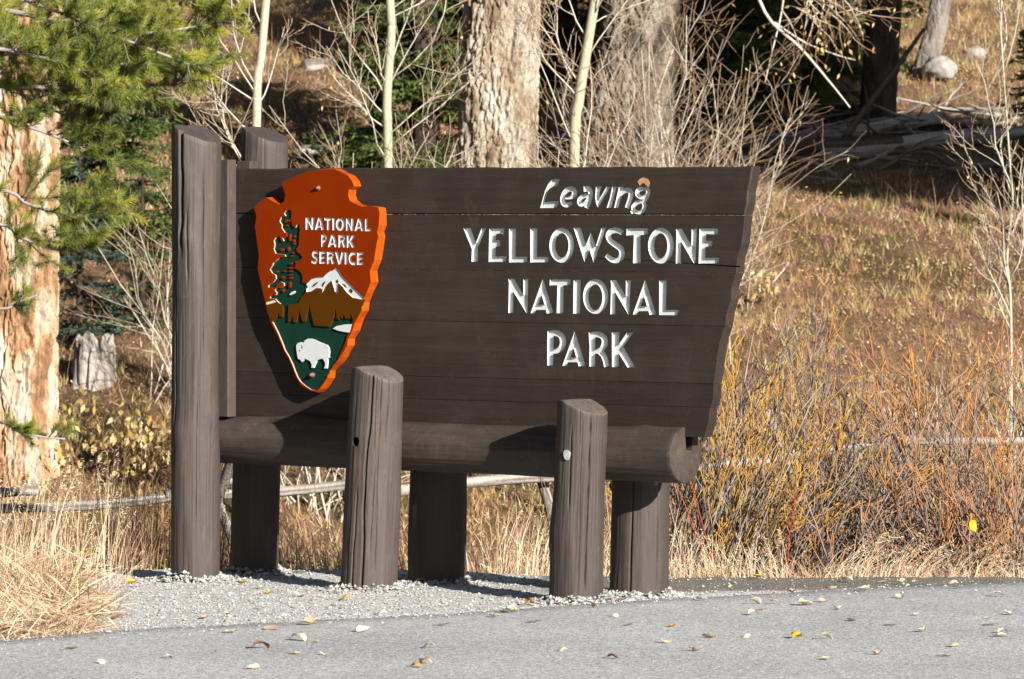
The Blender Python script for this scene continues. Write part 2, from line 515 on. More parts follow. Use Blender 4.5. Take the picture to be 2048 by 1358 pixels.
def strip_bm(bm, L, R, y0, y1, closed, mi_side=0, mi_back=0):
    """closed volume between two rims given as (u,z) lists"""
    # winding so that the front faces -y
    a = np.cross(np.append(L[1] - L[0], 0), np.append(R[0] - L[0], 0))[2]
    if a > 0: L, R = R, L
    Lf = [bm.verts.new((u, y0, z)) for u, z in L]; Rf = [bm.verts.new((u, y0, z)) for u, z in R]
    Lb = [bm.verts.new((u, y1, z)) for u, z in L]; Rb = [bm.verts.new((u, y1, z)) for u, z in R]
    n = len(L)
    for i in range(n if closed else n - 1):
        j = (i + 1) % n
        bm.faces.new((Lf[i], Rf[i], Rf[j], Lf[j])).material_index = mi_side
        bm.faces.new((Lb[i], Lb[j], Rb[j], Rb[i])).material_index = mi_back
        bm.faces.new((Lf[i], Lf[j], Lb[j], Lb[i])).material_index = mi_side
        bm.faces.new((Rf[j], Rf[i], Rb[i], Rb[j])).material_index = mi_side
    if not closed:
        bm.faces.new((Lf[0], Lb[0], Rb[0], Rf[0])).material_index = mi_side
        bm.faces.new((Rf[-1], Rb[-1], Lb[-1], Lf[-1])).material_index = mi_side

def boolean(me, cut_bm, solver_self=True, mats=None):
    """difference of a mesh and a cutter bmesh; cutter's material slots follow the target's"""
    bmesh.ops.recalc_face_normals(cut_bm, faces=cut_bm.faces)
    cm = bpy.data.meshes.new('cut'); cut_bm.to_mesh(cm)
    for m_ in mats or []: cm.materials.append(m_)
    co = bpy.data.objects.new('cut', cm); to = bpy.data.objects.new('tgt', me)
    COL.objects.link(co); COL.objects.link(to)
    md = to.modifiers.new('b', 'BOOLEAN'); md.operation = 'DIFFERENCE'; md.object = co; md.solver = 'EXACT'
    md.use_self = solver_self; md.material_mode = 'TRANSFER'
    dg = bpy.context.evaluated_depsgraph_get()
    r = bpy.data.meshes.new_from_object(to.evaluated_get(dg), depsgraph=dg)
    bpy.data.objects.remove(to); bpy.data.objects.remove(co); bpy.data.meshes.remove(cm)
    return r

def take_faces(me, mat_names):
    """splits the faces carrying those materials out of me -> list of (mesh, centre) per connected island"""
    idx = [i for i, m_ in enumerate(me.materials) if m_ and m_.name in mat_names]
    bm = bmesh.new(); bm.from_mesh(me)
    sel = {f for f in bm.faces if f.material_index in idx}
    groups, left = [], set(sel)
    while left:
        st = [left.pop()]; g = set(st)
        while st:
            f = st.pop()
            for e in f.edges:
                for h in e.link_faces:
                    if h in left: left.remove(h); g.add(h); st.append(h)
        groups.append(g)
    out = []
    for g in groups:
        nb = bmesh.new(); mp = {}
        for f in g:
            vs = []
            for v_ in f.verts:
                if v_ not in mp: mp[v_] = nb.verts.new(v_.co)
                vs.append(mp[v_])
            try: nb.faces.new(vs).material_index = f.material_index
            except ValueError: pass
        m2 = bpy.data.meshes.new('letter'); nb.to_mesh(m2)
        cen = sum((v_.co for v_ in nb.verts), Vector()) / max(1, len(nb.verts)); nb.free()
        out.append((m2, cen, [m_ for m_ in me.materials]))
    bmesh.ops.delete(bm, geom=list(sel), context='FACES')
    bm.to_mesh(me); bm.free()
    return out

def bm_mesh(bm, name, smooth=False):
    me = bpy.data.meshes.new(name)
    bmesh.ops.recalc_face_normals(bm, faces=bm.faces)
    bm.to_mesh(me); bm.free()
    for p_ in me.polygons: p_.use_smooth = smooth
    return me

# ---- glyphs as photo-traced outlines: ('p', polygon) or ('s', path, width, closed)
def ell(cx, cy, rx, ry, n=40):
    return [(cx + rx * math.cos(t), cy + ry * math.sin(t)) for t in np.linspace(0, 2 * math.pi, n, endpoint=False)]
def A_(l, hole_top, bar):
    """A from outer apex/feet: l=[apex, foot_r_out, foot_r_in, bar_r, bar_l, foot_l_in, foot_l_out]"""
    ap, ro, ri, br, bl, li, lo = l
    w = 13
    return [('p', [(ap[0] - 2, ap[1]), (ap[0] + 5, ap[1] + 3), ro, ri, hole_top, (hole_top[0] - 12, hole_top[1] + 4)]),
            ('p', [(ap[0] - 2, ap[1]), (ap[0] + 5, ap[1] + 3), (hole_top[0] + 8, hole_top[1] + 14), hole_top, li, lo]), ('p', bar)]
GL = {}
GL[0] = [(Z1, [('p', [(475, 152), (430, 253), (375, 252), (305, 300), (260, 390), (232, 515), (330, 495), (460, 490), (425, 598), (165, 598), (200, 470), (240, 330), (290, 220), (340, 160), (405, 138)])]),
         (Z1, [('s', [(562, 447), (650, 432), (702, 385), (697, 325), (640, 298), (570, 330), (527, 400), (517, 480), (545, 540), (600, 550), (665, 510)], [22, 55, 84, 84, 76, 76, 72, 74, 74, 74, 50], False)]),
         (Z1, [('s', [(850, 297), (925, 300), (958, 350), (950, 440), (920, 530), (890, 598)], [86, 84, 74, 74, 74, 70], False), ('s', [(850, 412), (790, 455), (782, 515), (815, 545), (880, 515), (925, 450), (905, 405)], 66, True)]),
         (Z1, [('p', [(1042, 262), (1130, 262), (1097, 370), (1090, 465), (1210, 262), (1272, 262), (1075, 592), (1045, 530), (1030, 420)])]),
         (Z1, [('p', [(1300, 262), (1364, 262), (1285, 595), (1213, 595), (1262, 440)])]),
         (Z1, [('p', [(1405, 262), (1478, 262), (1395, 595), (1330, 595)]), ('s', [(1415, 410), (1465, 345), (1530, 318), (1588, 340), (1592, 410), (1562, 505), (1532, 596)], [50, 70, 78, 78, 74, 70, 68], False)]),
         (Z1, [('s', [(1783, 290), (1852, 305), (1866, 362), (1822, 418), (1755, 428), (1698, 388), (1702, 325)], 66, True), ('s', [(1770, 497), (1808, 560), (1782, 640), (1718, 668), (1645, 640), (1632, 575), (1690, 515)], 62, True), ('s', [(1862, 395), (1835, 450), (1790, 500)], 62, False), ('s', [(1650, 640), (1595, 672)], 52, False)])]
GL[1] = [(Z2, [('p', [(50, 120), (155, 120), (234, 335), (315, 122), (380, 122), (262, 402), (262, 610), (168, 610), (175, 425)])]),
         (Z2, [('p', [(430, 125), (645, 122), (645, 215), (600, 192), (530, 205), (522, 295), (595, 295), (590, 388), (525, 388), (520, 535), (680, 530), (675, 612), (420, 612)])]),
         (Z2, [('p', [(718, 125), (822, 125), (810, 540), (985, 538), (980, 620), (720, 620)])]),
         (Z2, [('p', [(1030, 125), (1132, 125), (1125, 540), (1298, 540), (1295, 618), (1030, 620)])]),
         (Z2, [('r', ell(1488, 370, 180, 254), ell(1492, 370, 97, 178))]),
         (Z2, [('p', [(1662, 115), (1765, 112), (1842, 365), (1917, 185), (1988, 380), (2070, 118), (2137, 115), (1957, 625), (1893, 430), (1825, 620)])]),
         (Z3, [('s', [(405, 193), (350, 158), (285, 152), (217, 178), (196, 245), (232, 312), (310, 368), (375, 420), (397, 490), (372, 562), (308, 592), (240, 575), (165, 516)], [66, 76, 78, 78, 76, 78, 82, 82, 80, 78, 78, 78, 60], False)]),
         (Z3, [('p', [(465, 125), (778, 120), (775, 215), (665, 220), (665, 632), (557, 630), (570, 220), (460, 225)])]),
         (Z3, [('r', ell(965, 375, 188, 261), ell(963, 375, 98, 181))]),
         (Z3, [('p', [(1185, 130), (1270, 128), (1410, 370), (1415, 130), (1490, 130), (1470, 632), (1445, 632), (1262, 315), (1252, 635), (1183, 635), (1192, 180)])]),
         (Z3, [('p', [(1530, 125), (1802, 125), (1800, 210), (1630, 205), (1622, 305), (1720, 308), (1712, 388), (1618, 392), (1612, 555), (1815, 553), (1810, 635), (1517, 635)])])]
GL[2] = [(Z4, [('p', [(88, 68), (150, 68), (250, 240), (250, 72), (302, 72), (295, 436), (283, 436), (142, 205), (140, 435), (88, 437), (95, 110)])]),
         (Z4, A_([(460, 75), (575, 438), (503, 440), 0, 0, (375, 438), (328, 438)], (450, 245), [(398, 348), (490, 345), (506, 402), (376, 402)])),
         (Z4, [('p', [(537, 75), (760, 75), (755, 135), (685, 137), (680, 440), (610, 438), (618, 137), (533, 137)])]),
         (Z4, [('p', [(792, 80), (868, 80), (860, 443), (787, 443)])]),
         (Z4, [('r', ell(1030, 258, 136, 188), ell(1027, 266, 76, 139))]),
         (Z4, [('p', [(1190, 82), (1250, 82), (1355, 256), (1355, 85), (1407, 85), (1392, 450), (1380, 450), (1240, 210), (1240, 450), (1188, 450), (1197, 130)])]),
         (Z4, A_([(1563, 85), (1683, 455), (1610, 455), 0, 0, (1480, 452), (1430, 452)], (1553, 260), [(1503, 364), (1594, 360), (1612, 415), (1480, 416)])),
         (Z4, [('p', [(1715, 87), (1795, 87), (1787, 405), (1922, 402), (1918, 460), (1715, 458)])])]
GL[3] = [(Z4, [('p', [(515, 628), (580, 628), (578, 872), (575, 1002), (512, 1002), (512, 800)]), ('s', [(548, 658), (615, 655), (668, 690), (682, 755), (660, 815), (610, 846), (548, 848)], [60, 62, 66, 66, 62, 52, 50], False)]),
         (Z4, A_([(808, 637), (925, 1008), (850, 1010), 0, 0, (722, 1005), (675, 1005)], (797, 815), [(745, 916), (832, 914), (855, 966), (722, 966)])),
         (Z4, [('p', [(958, 643), (1028, 643), (1027, 1012), (965, 1013), (968, 800)]), ('s', [(995, 672), (1065, 668), (1120, 700), (1132, 755), (1108, 815), (1060, 846), (995, 850)], [60, 60, 64, 66, 60, 50, 46], False), ('s', [(1065, 842), (1115, 890), (1140, 950), (1152, 1016)], [60, 60, 58, 56], False)]),
         (Z4, [('p', [(1208, 643), (1288, 643), (1283, 775), (1370, 648), (1440, 648), (1330, 800), (1460, 1022), (1375, 1022), (1283, 870), (1280, 1018), (1210, 1018)])])]

def glyph_bm(bm, Z, prims, y0, y1, off=0.0):
    for k in prims:
        if k[0] == 'p':
            prism_bm(bm, uz(k[1], Z, off), y0, y1, 0, 0, 0)
        elif k[0] == 'r':
            strip_bm(bm, np.array(uz(k[1], Z, off)), np.array(uz(k[2], Z, off)), y0, y1, True)
        else:
            L, R = ribbon_rings(k[1], k[2], k[3])
            strip_bm(bm, np.array(uz(L, Z, off)), np.array(uz(R, Z, off)), y0, y1, k[3])

# ---- planks of the board
TH = 0.068
def zl(px, py): return S(px, py)[2]
seam = [(zl(1506, 332) + zl(480, 338)) / 2, zl(1491, 430.5), zl(1472, 546), zl(1450, 653), zl(1432, 768), zl(1420, 815), zl(1410, 875)]
redge = [(1506, 332), (1498, 381), (1491, 431), (1484, 483), (1471, 543), (1462, 591), (1450, 650), (1442, 676), (1433, 726), (1428, 780), (1410, 875)]
rz_ = [S(*q)[2] for q in redge][::-1]; ru_ = [S(*q)[0] for q in redge][::-1]
U0 = S(400, 600)[0]
def right_u(z): return float(np.interp(z, rz_, ru_)) + 0.005 * math.sin(z * 52) + 0.004 * (float(vnoise(z * 23, 0.5, 3)) - 0.5)
for k in range(6):
    zt, zb = seam[k] - (0.0 if k == 0 else 0.0007), seam[k + 1] + (0.0007 if k < 4 else 0.0005)
    poly = [(U0, zb)]
    for t in np.linspace(0, 1, 5): poly.append((right_u(zb + (zt - zb) * t), zb + (zt - zb) * t))
    if k == 0:
        ur = right_u(zt)
        poly += [(u, zt + 0.004 * float(vnoise(u * 11, 0, 9) - 0.5) + 0.003 * float(vnoise(u * 31, 0, 19) - 0.5)) for u in np.arange(ur - 0.04, U0, -0.045)]
    poly.append((U0, zt))
    bm = bmesh.new()
    f, kk = prism_bm(bm, poly, 0.0 + 0.0015 * ((k * 7) % 3 - 1), TH)
    bmesh.ops.recalc_face_normals(bm, faces=bm.faces)
    fe = [e for e in bm.edges if e.verts[0] in set(f) and e.verts[1] in set(f)]
    bmesh.ops.bevel(bm, geom=fe, offset=0.007 if k == 0 else 0.0010, segments=1, affect='EDGES', profile=0.5)
    me = bm_mesh(bm, 'plank'); me.materials.append(M['plank'])
    islands = []
    if k in GL:
        cb = bmesh.new()
        for Z, prims in GL[k]: glyph_bm(cb, Z, prims, -0.03, 0.0135)
        me = boolean(me, cb, True, [M['white']])
        islands = take_faces(me, ('white_letter_paint',))
    if k == 1:      # long drying crack under the lettering
        cb = bmesh.new(); cp = [S(*q) for q in [(1142, 513), (1225, 518.5), (1300, 521), (1380, 527), (1440, 531), (1490, 534)]]
        hw = [0.0004, 0.0016, 0.0014, 0.0022, 0.0028, 0.0034]
        prism_bm(cb, [(p[0], p[2] + h) for p, h in zip(cp, hw)] + [(p[0], p[2] - h) for p, h in zip(cp, hw)][::-1], -0.02, 0.03)
        me = boolean(me, cb, False, [M['plank']])
        while len(me.materials) > 1: me.materials.pop(index=len(me.materials) - 1)
        for p_ in me.polygons: p_.material_index = 0
    o = bpy.data.objects.new('plank', me); COL.objects.link(o); o.parent = SIGN
    if k in GL: me.materials.clear(); me.materials.append(M['plank'])
    for (m2, cen, mats) in islands:
        if len(m2.polygons) < 3: continue
        for p_ in m2.polygons: p_.material_index = 0
        m2.materials.append(M['white'])
        l = bpy.data.objects.new('letter', m2); COL.objects.link(l); l.parent = o
    if k == 0:      # bare knot above last letter: lit crescent and dark hollow put into flat colours
        for pts, mt, yy in (([(1280, 372), (1276, 363), (1281, 357), (1288, 355), (1296, 358), (1300, 366), (1298, 374), (1294, 372), (1289, 366), (1284, 367)], M['tan'], -0.0035),
                            ([(1279, 369), (1276.5, 364), (1283, 359), (1291, 359), (1297, 362), (1298, 369), (1295, 374), (1288, 375), (1282, 373)], M['darkwood'], -0.0028)):
            bm = bmesh.new(); prism_bm(bm, [tuple(S(*q)[[0, 2]]) for q in pts], yy, 0.002)
            p_o = ob('flat_knot_patch', bm_mesh(bm, 'flat_knot_patch'), mt, o, world=False)

# ---- battens at the board's left end
def box_part(name, u0, u1, y0, y1, z0, z1, mt, parent=SIGN, bev=0.004):
    bm = bmesh.new(); prism_bm(bm, [(u0, z0), (u1, z0), (u1, z1), (u0, z1)], y0, y1)
    bmesh.ops.recalc_face_normals(bm, faces=bm.faces)
    if bev: bmesh.ops.bevel(bm, geom=bm.edges[:], offset=bev, segments=1, affect='EDGES')
    return ob(name, bm_mesh(bm, name), mt, parent, world=False)
ub = S(456, 500, 0.072)[0]
zb0 = S(460, 834, 0.04)[2]
box_part('batten', ub - 0.085, ub, -0.072, -0.003, zb0, S(455, 319, 0.07)[2], M['post'])
box_part('batten', ub - 0.06, ub + 0.03, TH + 0.003, TH + 0.075, zb0, S(487, 322, -0.1)[2], M['post'])

# ---- round timber
def timber(name, length, r0, r1, seed, segs=96, rows=64, cracks=(), knots=(), top=None, lean=(0, 0), bulge=(), lump=0.010, groove=None):
    """upright log along +z with lengthwise drying cracks; top(u,y) = height of the cut at that place"""
    th = np.arange(segs) / segs * 2 * math.pi
    tt = np.linspace(0, 1, rows)
    TT, TH_ = np.meshgrid(tt, th, indexing='ij')
    R = r0 + (r1 - r0) * TT
    c3, s3 = np.cos(TH_), np.sin(TH_)
    R = R + lump * 2 * (vnoise(c3 * 1.3 + 5 + seed, s3 * 1.3 + TT * length * 1.6, seed) - 0.5) + 0.003 * (vnoise(TH_ * 9, TT * length * 5, seed + 3) - 0.5) + 0.0022 * (vnoise(TH_ * 26, TT * length * 1.3, seed + 8) - 0.5)
    for (a, z0, z1, dep, wid) in cracks:
        ac = a + 0.10 * (vnoise(TT * length * 2.2, 0.0, seed + int(a * 10)) - 0.5) + 0.04 * (vnoise(TT * length * 9, 0.0, seed + 1 + int(a * 10)) - 0.5)
        dl = (TH_ - ac + math.pi) % (2 * math.pi) - math.pi
        env = sstep(z0 - 0.06, z0 + 0.05, TT * length) * (1 - sstep(z1 - 0.05, z1 + 0.06, TT * length))
        R = R - dep * env * np.clip(1 - np.abs(dl) / wid, 0, 1)
    for (a, z, rad, h) in knots:
        dl = (TH_ - a + math.pi) % (2 * math.pi) - math.pi
        q = ((dl * r0) ** 2 + ((TT * length - z) * 0.8) ** 2) / rad ** 2
        R = R + h * np.exp(-q)
    for (a, z, ext, h) in bulge:
        dl = (TH_ - a + math.pi) % (2 * math.pi) - math.pi
        R = R + h * np.exp(-(dl / 0.9) ** 2) * np.exp(-((TT * length - z) / ext) ** 2)
    Xl = R * c3; Yl = R * s3
    base_h = TT * length
    if top is not None:
        hh = np.minimum(top(Xl, Yl), length)
        base_h = TT * hh
    Xw = Xl + lean[0] * base_h; Yw = Yl + lean[1] * base_h
    V = [np.stack([Xw, Yw, base_h], -1).reshape(-1, 3)]
    i = np.arange(rows * segs).reshape(rows, segs)
    q = [np.stack([i[:-1], np.roll(i, -1, 1)[:-1], np.roll(i, -1, 1)[1:], i[1:]], -1).reshape(-1, 4)]
    mi = [np.zeros(len(q[0]), int)]
    # cut ends
    n0 = rows * segs
    for end in (1, 0):
        prev = i[-1] if end else i[0]
        Xe, Ye = (Xl[-1], Yl[-1]) if end else (Xl[0], Yl[0])
        for s_ in (0.985, 0.8, 0.6, 0.4, 0.2, 0.02):
            xe, ye = Xe * s_, Ye * s_
            ze = (np.minimum(top(xe, ye), length) if top is not None else np.full_like(xe, length)) if end else np.zeros_like(xe)
            if end: ze = ze + 0.0015 * (vnoise(xe * 60, ye * 60, seed + 4) - 0.5) + (0.003 if s_ < 0.99 else 0.0)
            V.append(np.stack([xe + lean[0] * ze, ye + lean[1] * ze, ze], -1))
            cur = np.arange(segs) + n0; n0 += segs
            a, bq = (prev, cur) if end else (cur, prev)
            q.append(np.stack([a, np.roll(a, -1), np.roll(bq, -1), bq], -1)); mi.append(np.ones(segs, int))
            prev = cur
    return make_mesh(name, np.concatenate(V), q, True), np.concatenate(mi)

def gable(zt, ur, s_r, ul, s_l, round_=0.02):
    return lambda u, y: zt - s_r * np.maximum(0, u - ur) - s_l * np.maximum(0, ul - u) - 0.10 * np.maximum(0, np.hypot(u, y) - 0.085) ** 1.0

FR, BK = 0.255, -0.290
def post(px_t, py_t, px_b, py_b, wpx_t, wpx_b, off, seed, name='post', top=None, ztop=None, **kw):
    b = S(px_b, py_b, off); tpt = S(px_t, py_t, off)
    sc = 25.0 / F * (1 + (-(off) * 0.8 - b[0] * math.sin(ANG)) / 25.0)
    zt = ztop if ztop is not None else tpt[2]
    z0 = -0.35
    r_b, r_t = wpx_b * sc / 2, wpx_t * sc / 2
    lean = ((tpt[0] - b[0]) / max(0.1, tpt[2] - b[2]), 0.0)
    L = zt - z0
    ub = b[0] + lean[0] * (z0 - b[2])
    # radius extrapolated to the buried end
    tp = (lambda u, y: top(u, y) - z0) if top else None
    me, mi = timber(name, L, r_b, r_t, seed, top=tp, lean=lean, **kw)
    me.polygons.foreach_set('use_smooth', (mi == 0)); me.update()
    me.polygons.foreach_set('material_index', mi.astype(np.int32))
    o = ob(name, me, [M['post'], M['post_top'] if (off > 0 and zt < 1.6) else M['post']], SIGN, world=False)
    o.location = (ub, -off, z0)
    w = ORG + dv * b[0] + nv * off
    MOUNDS.append((w[0], w[1], 0.010 if off > 0 else 0.006, 0.24))
    return o
# viewing direction in the sign frame: the camera-facing side of a post is at angle -90-36 = about -54 deg from +u towards -y
CAMA = math.radians(-90 + 36)
z_t = S(394, 250, FR)[2]
p_tall = post(394, 250, 389, 1166, 98, 98, FR, 21, rows=90, segs=230, top=gable(z_t, -0.06, 0.50, -0.07, 0.6),
     cracks=[(CAMA - 0.62, 2.12, 2.8, 0.07, 0.10), (CAMA - 0.95, 1.0, 2.3, 0.02, 0.06), (CAMA + 0.35, 1.6, 2.5, 0.012, 0.035), (CAMA + 0.12, 0.7, 1.5, 0.008, 0.03), (CAMA - 0.3, 1.95, 2.25, 0.014, 0.05), (CAMA + 0.6, 0.4, 1.3, 0.004, 0.025)],
     knots=[(CAMA - 0.42, 2.15, 0.05, 0.012), (CAMA - 0.75, 1.12, 0.06, 0.012), (CAMA + 0.8, 1.25, 0.05, 0.008)])
z_t = S(525, 254, BK)[2]
p_rear = post(529, 254, 509, 1152, 94, 97, BK, 22, rows=60, segs=170, top=gable(z_t, -0.07, 0.42, -0.08, 0.7),
     cracks=[(CAMA + 0.08, 1.7, 2.8, 0.007, 0.03), (CAMA + 0.45, 2.2, 2.8, 0.008, 0.03), (CAMA - 0.2, 2.2, 2.6, 0.005, 0.03)], lump=0.006)
z_t = S(757, 733, FR)[2]
p2 = post(757, 733, 736, 1182, 105, 121, FR, 23, rows=80, segs=230, top=gable(z_t, -0.04, 0.42, -0.07, 0.5),
     cracks=[(CAMA - 0.22, 0.0, 1.55, 0.030, 0.05), (CAMA - 0.52, 0.3, 0.85, 0.014, 0.035), (CAMA + 0.22, 0.5, 1.6, 0.014, 0.03), (CAMA + 0.42, 1.15, 1.7, 0.014, 0.03), (CAMA - 0.8, 0.2, 0.75, 0.014, 0.035), (CAMA + 0.05, 0.6, 1.0, 0.008, 0.025), (CAMA - 0.05, 1.1, 1.7, 0.012, 0.03)], lump=0.007)
z_t = S(1165, 800, FR)[2]
p3 = post(1165, 800, 1152, 1193, 99, 110, FR, 24, rows=80, segs=230, top=gable(z_t, -0.03, 0.45, -0.08, 0.7),
     cracks=[(CAMA + 0.32, 0.45, 1.3, 0.022, 0.035), (CAMA - 0.45, 0.85, 1.2, 0.018, 0.04), (CAMA + 0.05, 0.5, 1.3, 0.008, 0.022), (CAMA + 0.7, 0.7, 1.3, 0.009, 0.025), (CAMA - 0.12, 0.9, 1.35, 0.007, 0.02)],
     bulge=[(CAMA - 1.4, 0.70, 0.12, 0.012)], lump=0.006)
ztr = S(1278, 905, BK)[2]
p5 = post(877, 940, 876, 1186, 115, 116, BK, 25, ztop=ztr, cracks=[(CAMA + 0.2, 0.3, 1.0, 0.008, 0.03)])
p6 = post(1283, 960, 1278, 1188, 116, 120, BK, 26, ztop=ztr, rows=60, segs=190, cracks=[(CAMA - 0.35, 0.2, 1.1, 0.022, 0.035), (CAMA + 0.62, 0.2, 1.1, 0.02, 0.035), (CAMA + 0.2, 0.3, 0.8, 0.004, 0.02)], lump=0.006)

# ---- the log that carries the board
LOFF = -0.012
e_r = S(1371, 912, LOFF); e_l = S(392, 879, LOFF)
zlog = e_r[2]
Llog = e_r[0] - e_l[0]
me, mi = timber('log', Llog, 0.122, 0.132, 41, segs=96, rows=120, lump=0.012,
                cracks=[(CAMA_L, a0, a1, dpt, 0.03) for CAMA_L, a0, a1, dpt in ((math.radians(150), 1.2, 2.7, 0.005), (math.radians(165), 2.3, 3.1, 0.006), (math.radians(140), 0.3, 1.1, 0.004))],
                knots=[(math.radians(180), 0.72, 0.08, 0.012), (math.radians(172), 2.86, 0.05, 0.011), (math.radians(150), 0.35, 0.06, 0.008)])
V = np.empty(len(me.vertices) * 3, np.float32); me.vertices.foreach_get('co', V); V = V.reshape(-1, 3)
V = np.stack([V[:, 2] + e_l[0], V[:, 1] - LOFF, zlog + V[:, 0] * -1.0], -1)     # lay it along +u; angle 180 deg looks up
# keep: local x -> -z, y -> y, z -> u
me.vertices.foreach_set('co', V.astype(np.float32).ravel()); me.flip_normals() if False else None
me.update()
bm = bmesh.new(); bm.from_mesh(me); bmesh.ops.recalc_face_normals(bm, faces=bm.faces); bm.to_mesh(me); bm.free()
me.materials.append(M['log'])
cb = bmesh.new()
nt0, nt1 = e_l[0] - 0.2, e_r[0] + 0.2
zn = S(1380, 902, 0.0)[2]
a0 = [cb.verts.new(p) for p in ((nt0, 0.013, zn), (nt0, TH - 0.004, zn), (nt0, TH + 0.011, zlog + 0.2), (nt0, -0.004, zlog + 0.2))]
a1 = [cb.verts.new((nt1, v_.co.y, v_.co.z)) for v_ in a0]
cb.faces.new(a0); cb.faces.new(a1[::-1])
for k in range(4): cb.faces.new((a0[k], a1[k], a1[(k + 1) % 4], a0[(k + 1) % 4]))
me = boolean(me, cb, False, [M['log']])
while len(me.materials) > 1: me.materials.pop(index=len(me.materials) - 1)
sm = np.ones(len(me.polygons), bool)
for k, p_ in enumerate(me.polygons):
    p_.material_index = 0
    if abs(p_.normal.x) > 0.8 or (p_.center.y > -0.01 and p_.center.y < TH + 0.015 and p_.center.z > zn - 0.001 and abs(p_.normal.y) > 0.9): sm[k] = False
me.polygons.foreach_set('use_smooth', sm)
o = bpy.data.objects.new('log', me); COL.objects.link(o); o.parent = SIGN

# ---- bolts
def lathe(name, prof, mt, parent, loc, seg=20, axis=None):
    """prof: (radius, out) along -y"""
    V, q = [], []
    for r, h in prof:
        for k in range(seg):
            a = k / seg * 2 * math.pi; V.append((r * math.cos(a), -h, r * math.sin(a)))
    for j in range(len(prof) - 1):
        for k in range(seg):
            q.append((j * seg + k, j * seg + (k + 1) % seg, (j + 1) * seg + (k + 1) % seg, (j + 1) * seg + k))
    V.append((0, -prof[-1][1], 0)); t = [((len(prof) - 1) * seg + k, (len(prof) - 1) * seg + (k + 1) % seg, len(V) - 1) for k in range(seg)]
    o_ = ob(name, make_mesh(name, V, [np.array(q), np.array(t)], True), mt, parent, world=False)
    o_.location = loc
    return o_

def drill(post_o, px, py, off_axis, rad, depth):
    """counterbored hole in a post, seen at that photo point, bored square to the board"""
    r_ = 0.13
    p = S(px, py, off_axis + 0.10)
    lc = Vector((p[0], p[1], p[2])) - post_o.location
    cb_ = bmesh.new()
    ring0 = [cb_.verts.new((lc.x + rad * math.cos(a), lc.y - 0.2, lc.z + rad * math.sin(a))) for a in np.linspace(0, 2 * math.pi, 20, endpoint=False)]
    ring1 = [cb_.verts.new((v_.co.x, lc.y - off_axis * 0 + depth, v_.co.z)) for v_ in ring0]
    cb_.faces.new(ring0); cb_.faces.new(ring1[::-1])
    for k in range(20): cb_.faces.new((ring0[k], ring1[k], ring1[(k + 1) % 20], ring0[(k + 1) % 20]))
    me2 = boolean(post_o.data, cb_, False, [M['darkwood']])
    sm_ = [p_.use_smooth for p_ in me2.polygons]
    post_o.data = me2
    return p
hp = drill(p2, 719, 883, FR, 0.024, 0.03)
lathe('bolt', [(0.0125, 0.0), (0.0125, 0.014), (0.010, 0.017)], M['metal'], SIGN, (hp[0], hp[1] + 0.031, hp[2]))
axp = S(1158, 910, FR)
for off_ in np.arange(FR + 0.2, FR, -0.002):
    hp = S(1134, 910, off_)
    if math.hypot(hp[0] - axp[0], hp[1] - axp[1]) < 0.131: break
th_pl = math.atan2(hp[0] - axp[0], -(hp[1] - axp[1]))
bm = bmesh.new(); prism_bm(bm, [(x * 0.62, z * 0.8) for x, z in [(0.026 * math.cos(a) * (1 + 0.12 * math.sin(3 * a)), 0.033 * math.sin(a) * (1 + 0.1 * math.cos(2 * a + 1))) for a in np.linspace(0, 2 * math.pi, 18, endpoint=False)]], -0.006, 0.05)
pl = ob('filled_bolt_hole', bm_mesh(bm, 'filled_bolt_hole'), M['filler'], SIGN, world=False, label='whitish filler patch over a bolt hole')
pl.location = (hp[0], hp[1], hp[2]); pl.rotation_euler = (0, 0, th_pl)
pb = S(1312, 965, 0.02)
lb = lathe('bolt', [(0.012, -0.06), (0.012, 0.012), (0.009, 0.016)], M['metal'], SIGN, (pb[0], pb[1], zlog - 0.130))
lb.rotation_euler = (math.radians(90), 0, 0)

# ---- arrowhead emblem
EO = 0.066
outl = [(240, 122), (300, 100), (340, 80), (385, 62), (460, 55), (530, 50), (572, 68), (608, 86), (634, 118), (645, 150), (616, 168), (612, 200), (622, 232), (650, 248), (690, 264), (735, 262), (782, 268), (790, 298), (785, 370), (775, 408), (782, 432), (768, 500), (760, 562), (735, 628), (740, 690), (716, 752), (690, 805), (688, 852), (650, 922), (636, 965), (610, 1012), (606, 1050), (570, 1112), (546, 1145), (502, 1192), (494, 1232), (455, 1292), (432, 1312), (398, 1306), (345, 1272), (318, 1230), (300, 1180), (268, 1110), (246, 1072), (212, 992), (180, 932), (155, 862), (140, 792), (120, 702), (100, 615), (107, 540), (95, 452), (84, 372), (93, 318), (80, 272), (106, 240), (150, 212), (190, 236), (222, 252), (248, 236), (256, 195), (241, 152)]
rim = np.array(uz(outl, Z0, EO))
